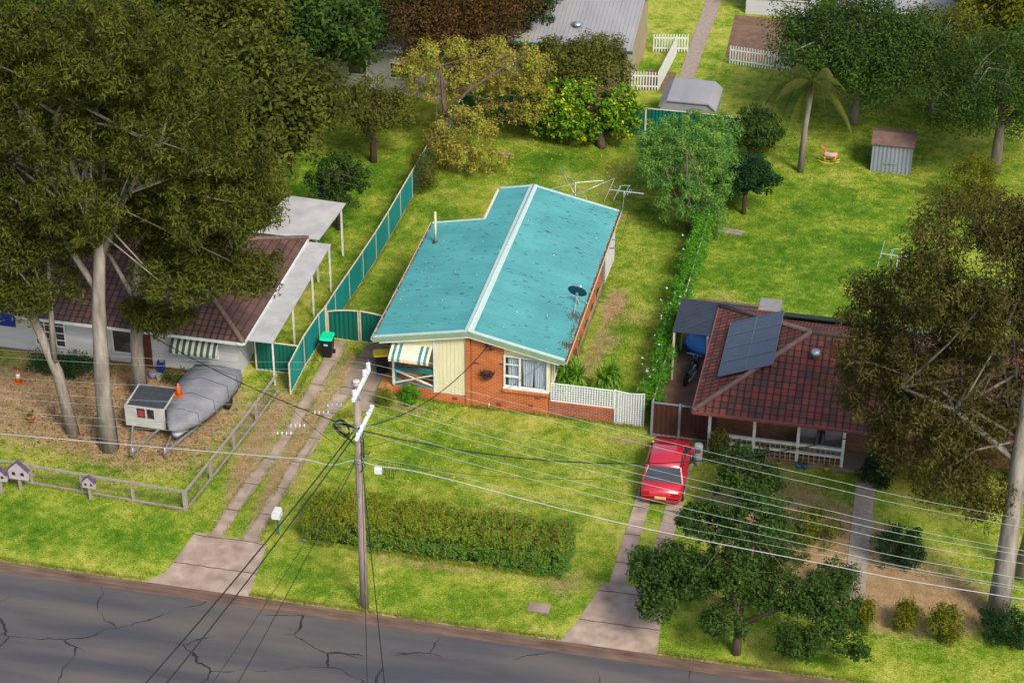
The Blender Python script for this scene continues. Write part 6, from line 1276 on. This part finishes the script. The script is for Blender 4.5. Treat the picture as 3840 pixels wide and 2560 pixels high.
# ---- palm
bx_, by_, bz_ = at(1838, 395)
t = thing('palm_tree', 'single palm with arching fronds on the right back lawn', 'palm', (bx_, by_, bz_))
mb = MB(); mb.tube([(bx_, by_, bz_-.1), (bx_+.05, by_, bz_+2.5), (bx_+.25, by_+.1, bz_+5.2)], [.2, .15, .13], 10); mb.build('trunk', BARKG, t)
Vs = []; tn = []
top = Vector((bx_+.25, by_+.1, bz_+5.2)); st_ = MB()
for k in range(17):
    a = k*2.4; el = rnd.uniform(-.1, 1.25); L = rnd.uniform(2.6, 3.4); d = Vector((math.cos(a), math.sin(a), 0)); sd_ = Vector((-d.y, d.x, 0)); tone = rnd.random()*.5+(.4 if el < .3 else 0); spine = []
    for i in range(13): q = i/12; spine.append(top+d*(L*q*math.cos(el)*(1-.15*q))+Vector((0, 0, L*(math.sin(el)*q-(1.05-.25*el)*q*q))))
    st_.tube(spine, [.03*(1-i/13)+.006 for i in range(13)], 4)
    for i in range(36):
        q = .12+.86*i/36; f = q*12; j = int(f); p = spine[j].lerp(spine[min(j+1, 12)], f-j); l = .62*math.sin(math.pi*min(q*1.05, 1))**.6+.1
        for s in (-1, 1):
            e2 = p+sd_*(s*l*.75)+d*(l*.35)-Vector((0, 0, l*.5)); wv = d*.022; Vs += [tuple(p-wv), tuple(p+wv), tuple(e2+wv*.3), tuple(e2-wv*.3)]; tn.append(min(1, max(0, tone+rnd.uniform(-.15, .15))))
st_.build('frond_stems', LF['ygreen'], t); fastmesh('fronds', np.array(Vs), np.arange(len(Vs)).reshape(-1, 4), LF['olive'], t, np.array(tn))

# ---- trees around
tree('gum_tree', 'largest gum tree with pale trunk in the left front garden', (-14.04, -6.53, 0), [[(0, 0, -.3, .42), (-.05, .1, 3, .34), (.1, .3, 7, .28), (.3, .6, 9.5, .24), (-.4, .9, 12, .17), (-1.2, 1.2, 15, .09)], [(.3, .6, 9, .16), (1.6, .8, 12, .11), (3, 1.2, 14, .06)], [(.1, .4, 7.5, .15), (-1.8, .8, 10.5, .10), (-3.6, 1, 13, .05)]],
     [(-2.5, 1.5, 15.5, 4.6, 3.6, 2.4), (2.6, 2.0, 15.0, 4.2, 3.4, 2.2), (4.6, 2.5, 11.5, 3.0, 3.0, 1.8), (-4.5, 1.2, 12.0, 3.0, 2.6, 1.8), (0, -.4, 12.0, 2.2, 1.6, 1.6), (1.0, .8, 18.3, 4.2, 3.0, 1.8), (-5.2, 1.5, 18.0, 3.6, 2.8, 1.8), (3.4, 1.4, 8.2, 2.2, 1.8, 1.0), (5.6, 3.0, 7.6, 1.6, 1.8, .9), (-2.2, .8, 7.4, 1.6, 1.2, .9)], 1250, (.30, .62), 92, (.24, .06), LF['euc'], BARKP, 'gum trees in the left front garden', nl=34, rl=.07, droop=.9)
tree('gum_tree', 'gum tree with a leaning reddish trunk left of the largest gum', (-15.9, -5.9, 0), [[(0, 0, -.3, .28), (-.5, .2, 3, .24), (-1.4, .4, 5.5, .18), (-2.6, .6, 8, .12)], [(-.6, .2, 3.4, .15), (-.5, .3, 6, .11), (-.4, .5, 8.5, .06)], [(-1.3, .4, 5.3, .1), (-3.2, .5, 6.3, .06)]],
     [(-3.0, .8, 9.2, 3.0, 2.4, 1.6), (-.6, .9, 9.6, 2.4, 2.2, 1.5), (-5.0, .6, 7.2, 2.2, 1.8, 1.2), (-1.8, 0, 6.8, 1.6, 1.2, .9)], 460, (.32, .65), 90, (.22, .062), LF['euc'], BARKG, 'gum trees in the left front garden', nl=16, rl=.05, droop=.9)
tree('gum_tree', 'gum tree with a thick dark trunk between the trailer and the white house', (-14.0, -2.85, .06), [[(0, 0, -.3, .34), (.05, 0, 3, .28), (.3, .2, 6, .2), (.6, .4, 9, .1)], [(.1, .1, 4, .15), (2.2, .3, 7, .08)], [(.2, .1, 5, .12), (-1.5, .6, 8, .06)]],
     [(.6, .8, 10, 3.0, 2.6, 1.6), (2.8, .6, 7.6, 2.4, 2.2, 1.3), (4.4, 1.6, 9.6, 2.2, 2.2, 1.4), (1.4, -.6, 5.0, 1.6, .9, .8), (-1.6, 1.4, 8.0, 1.8, 1.6, 1.2)], 520, (.32, .65), 90, (.22, .062), LF['euc'], BARKG, 'gum trees in the left front garden', nl=20, rl=.05, droop=.9)
def simple(name, label, x, y, h, r, lm, bark=BARK, ncl=150, leaf=(.26, .10), group=None, droop=.3, nl=14, squash=.62, nleaf=46, lean=0):
    z = g(x, y); E_ = [(0, 0, h*.68, r*.75, r*.7, h*.26)]
    for k in range(6): a = k*1.05+x; q = r*.55; E_.append((q*math.cos(a), q*math.sin(a), h*(.52+.2*((k*37) % 5)/5), r*.5, r*.48, h*.17))
    return tree(name, label, (x, y, z), [[(0, 0, -.2, .04*h), (lean*.3, 0, h*.3, .03*h), (lean, .1, h*.7, .015*h)], [(lean*.3, 0, h*.32, .018*h), (r*.4, .2, h*.62, .008*h)], [(lean*.2, 0, h*.28, .016*h), (-r*.4, -.1, h*.6, .007*h)]], E_, int(ncl*1.25), (r*.12, r*.22), int(nleaf*1.35), (leaf[0]*1.25, leaf[1]*1.5), lm, bark, group, nl=nl, rl=.009*h, droop=droop)
simple('tall_tree', 'tall olive-green tree behind the roof of the white house, nearest the patio', -14.5, 12.5, 12, 5.4, LF['euc'], BARKG, 330, nleaf=62, group='trees behind the white house')
simple('tall_tree', 'tall olive-green tree behind the left part of the white house', -22, 12, 12.5, 6.2, LF['euc'], BARKG, 360, nleaf=62, group='trees behind the white house')
simple('tall_tree', 'spreading dark tree at the far left edge behind the white house', -28, 20, 12, 6.5, LF['mid'], BARKG, 330, nleaf=60, group='trees behind the white house')
simple('tall_tree', 'tall tree in the middle of the left back garden', -21.5, 26, 11, 6.0, LF['euc'], BARKG, 320, nleaf=60, group='trees behind the white house')
simple('tall_tree', 'dark tree behind the shade sail at the back left', -15.5, 29.5, 8.5, 4.3, LF['mid'], BARK, 220, nleaf=58)
simple('tall_tree', 'broad tree at the far back left', -27, 36, 10, 6.5, LF['mid'], BARK, 260, nleaf=56)
simple('tall_tree', 'grey-green tree in the far back left corner', -19, 42, 9, 5.5, LF['olive'], BARK, 230, nleaf=56)
simple('tall_tree', 'tall tree behind the far back left houses', -33, 46, 11, 7.5, LF['mid'], BARK, 260, nleaf=56)
simple('small_tree', 'small dull brown-green tree left of the teal fence', -10.6, 23.2, 5.2, 2.4, LF['olive'], BARK, 150, (.14, .05), nleaf=50)
simple('small_tree', 'small dark tree between the patio roof and the teal fence', -10.2, 15.2, 4.6, 1.7, LF['mid'], BARK, 90, (.14, .05), nleaf=44)
simple('brown_tree', 'large rusty-brown leaved tree behind the back left corner of the yard', -8.2, 33.2, 9.5, 4.9, LF['brown'], BARK, 420, (.15, .05), nleaf=66)
simple('dark_tree', 'dark evergreen tree beside the cream house at the back', -6.0, 36.2, 9.0, 2.9, LF['dark'], BARK, 230, (.2, .07), nleaf=60)
simple('olive_tree', 'rounded olive-green tree between the back fence and the cream house', -1.1, 31.8, 4.9, 3.2, LF['olive'], BARK, 230, (.14, .06), nleaf=60)
simple('dark_tree', 'dark evergreen at the far back left of centre', -12.5, 45, 9.5, 4.0, LF['dark'], BARK, 200, nleaf=56)
simple('pale_tree', 'big pale green tree behind the palm', 14.4, 34.0, 8.0, 5.2, LF['mid'], BARKG, 420, (.16, .06), nleaf=64)
simple('pale_tree', 'grey-green feathery tree right of the small shed', 22.3, 29.5, 8.5, 4.6, LF['mid'], BARKG, 320, (.15, .04), nleaf=64)
simple('pale_tree', 'green tree between the palm and the back right houses', 18.6, 36.5, 6.5, 3.6, LF['olive'], BARKG, 220, (.15, .05), nleaf=56)
simple('yellow_tree', 'yellow-green tree in the far back right corner', 23.5, 42, 7.5, 4.6, LF['ygreen'], BARK, 230, nleaf=56)
bush('shrub', 'tall yellow-green bush at the right edge of the back lawn', (21.3, 24.6, g(21, 24)), (1.7, 1.5, 1.6), 130, (.13, .06), LF['ygreen'], nl=50, rc=.34)
simple('small_tree', 'dark bushy tree just outside the back right corner of the yard', 9.4, 26.5, 4.2, 1.7, LF['mid'], BARK, 110, (.13, .05), nleaf=50)
simple('small_tree', 'dark green bush outside the right boundary behind the feathery tree', 9.7, 21.5, 3.6, 1.7, LF['dark'], BARK, 110, (.13, .05), nleaf=50)
bush('shrub', 'yellowish shrub beside the palm trunk', (9.6, 29.0, g(9.6, 29)), (.8, .7, .9), 45, (.12, .05), LF['ygreen'], nl=40, rc=.26)
tree('she_oak', 'huge olive-brown tree with twin pale trunks at the right front', (23.11, -9.86, 0), [[(0, 0, -.3, .46), (0, .1, 3, .38), (-.1, .3, 8, .28), (-.2, .5, 13, .16), (-.3, .8, 16, .07)], [(.8, 2.8, -.3, .3), (1.0, 2.6, 3, .26), (1.6, 2.0, 7, .2), (2.4, 1.5, 12, .1)], [(-.1, .3, 7, .14), (-2.6, .8, 8.6, .09), (-4.6, 1, 9.2, .05)]],
     [(-2.2, 1.5, 14.2, 3.4, 3.0, 2.6), (1.6, 1.6, 15.5, 3.4, 3.0, 2.4), (-4.6, 2.4, 10.8, 2.9, 2.6, 2.2), (-3.2, 2.0, 6.8, 2.6, 2.0, 1.9), (-5.4, 2.6, 8.0, 1.7, 1.6, 1.4), (2.8, 1.8, 11, 2.8, 2.6, 2.2), (-.6, 2.2, 10.8, 2.6, 2.2, 2.0), (.6, 3.2, 7, 3, 1.6, 1.8), (-2.4, .4, 8.6, 2.4, 1.4, 1.4), (-1.8, .2, 5.6, 1.8, .9, 1.0)], 1200, (.35, .75), 100, (.22, .05), leafmat('leaf_sheoak', (.035, .033, .010), (.12, .105, .022)), BARKP, nl=34, rl=.06, droop=.9)
tree('verge_tree', 'low spreading green tree on the verge in front of the tiled house', (13.63, -14.1, 0), [[(0, 0, -.2, .2), (.05, .1, 1.3, .16), (-.3, .4, 2.4, .11), (-1.2, .9, 3.6, .05)], [(.05, .1, 1.3, .12), (1.4, .2, 2.2, .09), (3.2, .4, 2.4, .04)], [(0, .1, 1.2, .1), (.2, .9, 3.0, .07), (.3, 1.2, 5.0, .03)], [(-.2, .3, 2, .08), (-2.2, .4, 2.6, .04)]],
     [(-3.0, .9, 2.9, 1.3, 1.0, .8), (-2.2, .6, 3.0, 1.5, 1.3, .8), (-.6, .6, 3.2, 1.8, 1.3, .9), (1.6, .4, 3.0, 1.7, 1.2, .8), (3.4, .2, 2.4, 1.2, 1.0, .8), (2.2, -.7, 1.7, 1.0, .7, .7), (-.5, -.6, 1.9, .9, .6, .6), (.2, 1.6, 5.2, 1.5, 1.2, .9), (-1.4, 1.9, 4.4, 1.3, 1, .7), (-3.0, -.2, 2.2, .8, .8, .6), (4.2, -.4, 1.6, .8, .6, .6)], 620, (.20, .40), 66, (.15, .07), LF['mid'], BARK, nl=22, rl=.03, droop=.3)
simple('small_tree', 'green garden tree beside the red car bonnet of the tiled house', 12.9, -5.4, 3.4, 1.6, LF['mid'], BARK, 90, (.12, .05), nleaf=46)
for x, y, r, lm, lb in ((15.7, -6.6, (1.3, .9, .75), 'ygreen', 'rounded yellow-green shrub before the steps of the tiled house'), (14.3, -8.3, (1.5, 1.0, .7), 'mid', 'wide green shrub between the red car and the yellow-green shrub'), (19.2, -7.4, (1.1, .9, .9), 'dark', 'dark shrub with pale blossoms below the huge olive tree'),
                        (18.0, -11.6, (.55, .5, .7), 'ygreen', 'first small yellow-green shrub along the right verge'), (19.7, -11.3, (.55, .5, .65), 'ygreen', 'middle small yellow-green shrub along the right verge'), (21.2, -11.7, (.75, .65, .85), 'ygreen', 'largest yellow-green shrub along the right verge'),
                        (23.4, -11.2, (1.3, .9, .7), 'dark', 'dark shrubs around the foot of the huge olive tree'), (11.35, -1.9, (.35, .35, .9), 'olive', 'narrow shrub at the left end of the verandah'), (16.9, -9.7, (1.0, .7, .8), 'mid', 'dark green shrub right of the verge tree'), (18.0, -2.0, (.9, .7, .8), 'dark', 'dark shrub at the right end of the verandah'), (10.9, -9.6, (.7, .6, .35), 'mid', 'low green plant beside the neighbour wheel strips')):
    bush('shrub', lb, (x, y, g(x, y)), r, int(40+60*r[0]*r[2]), (.10, .05), LF[lm], nl=48, rc=.22)
sheet('path', ([(17.3, -10.0), (17.2, -2.0)], [(18.1, -10.0), (18.0, -2.0)]), PAVER, nsub=10)
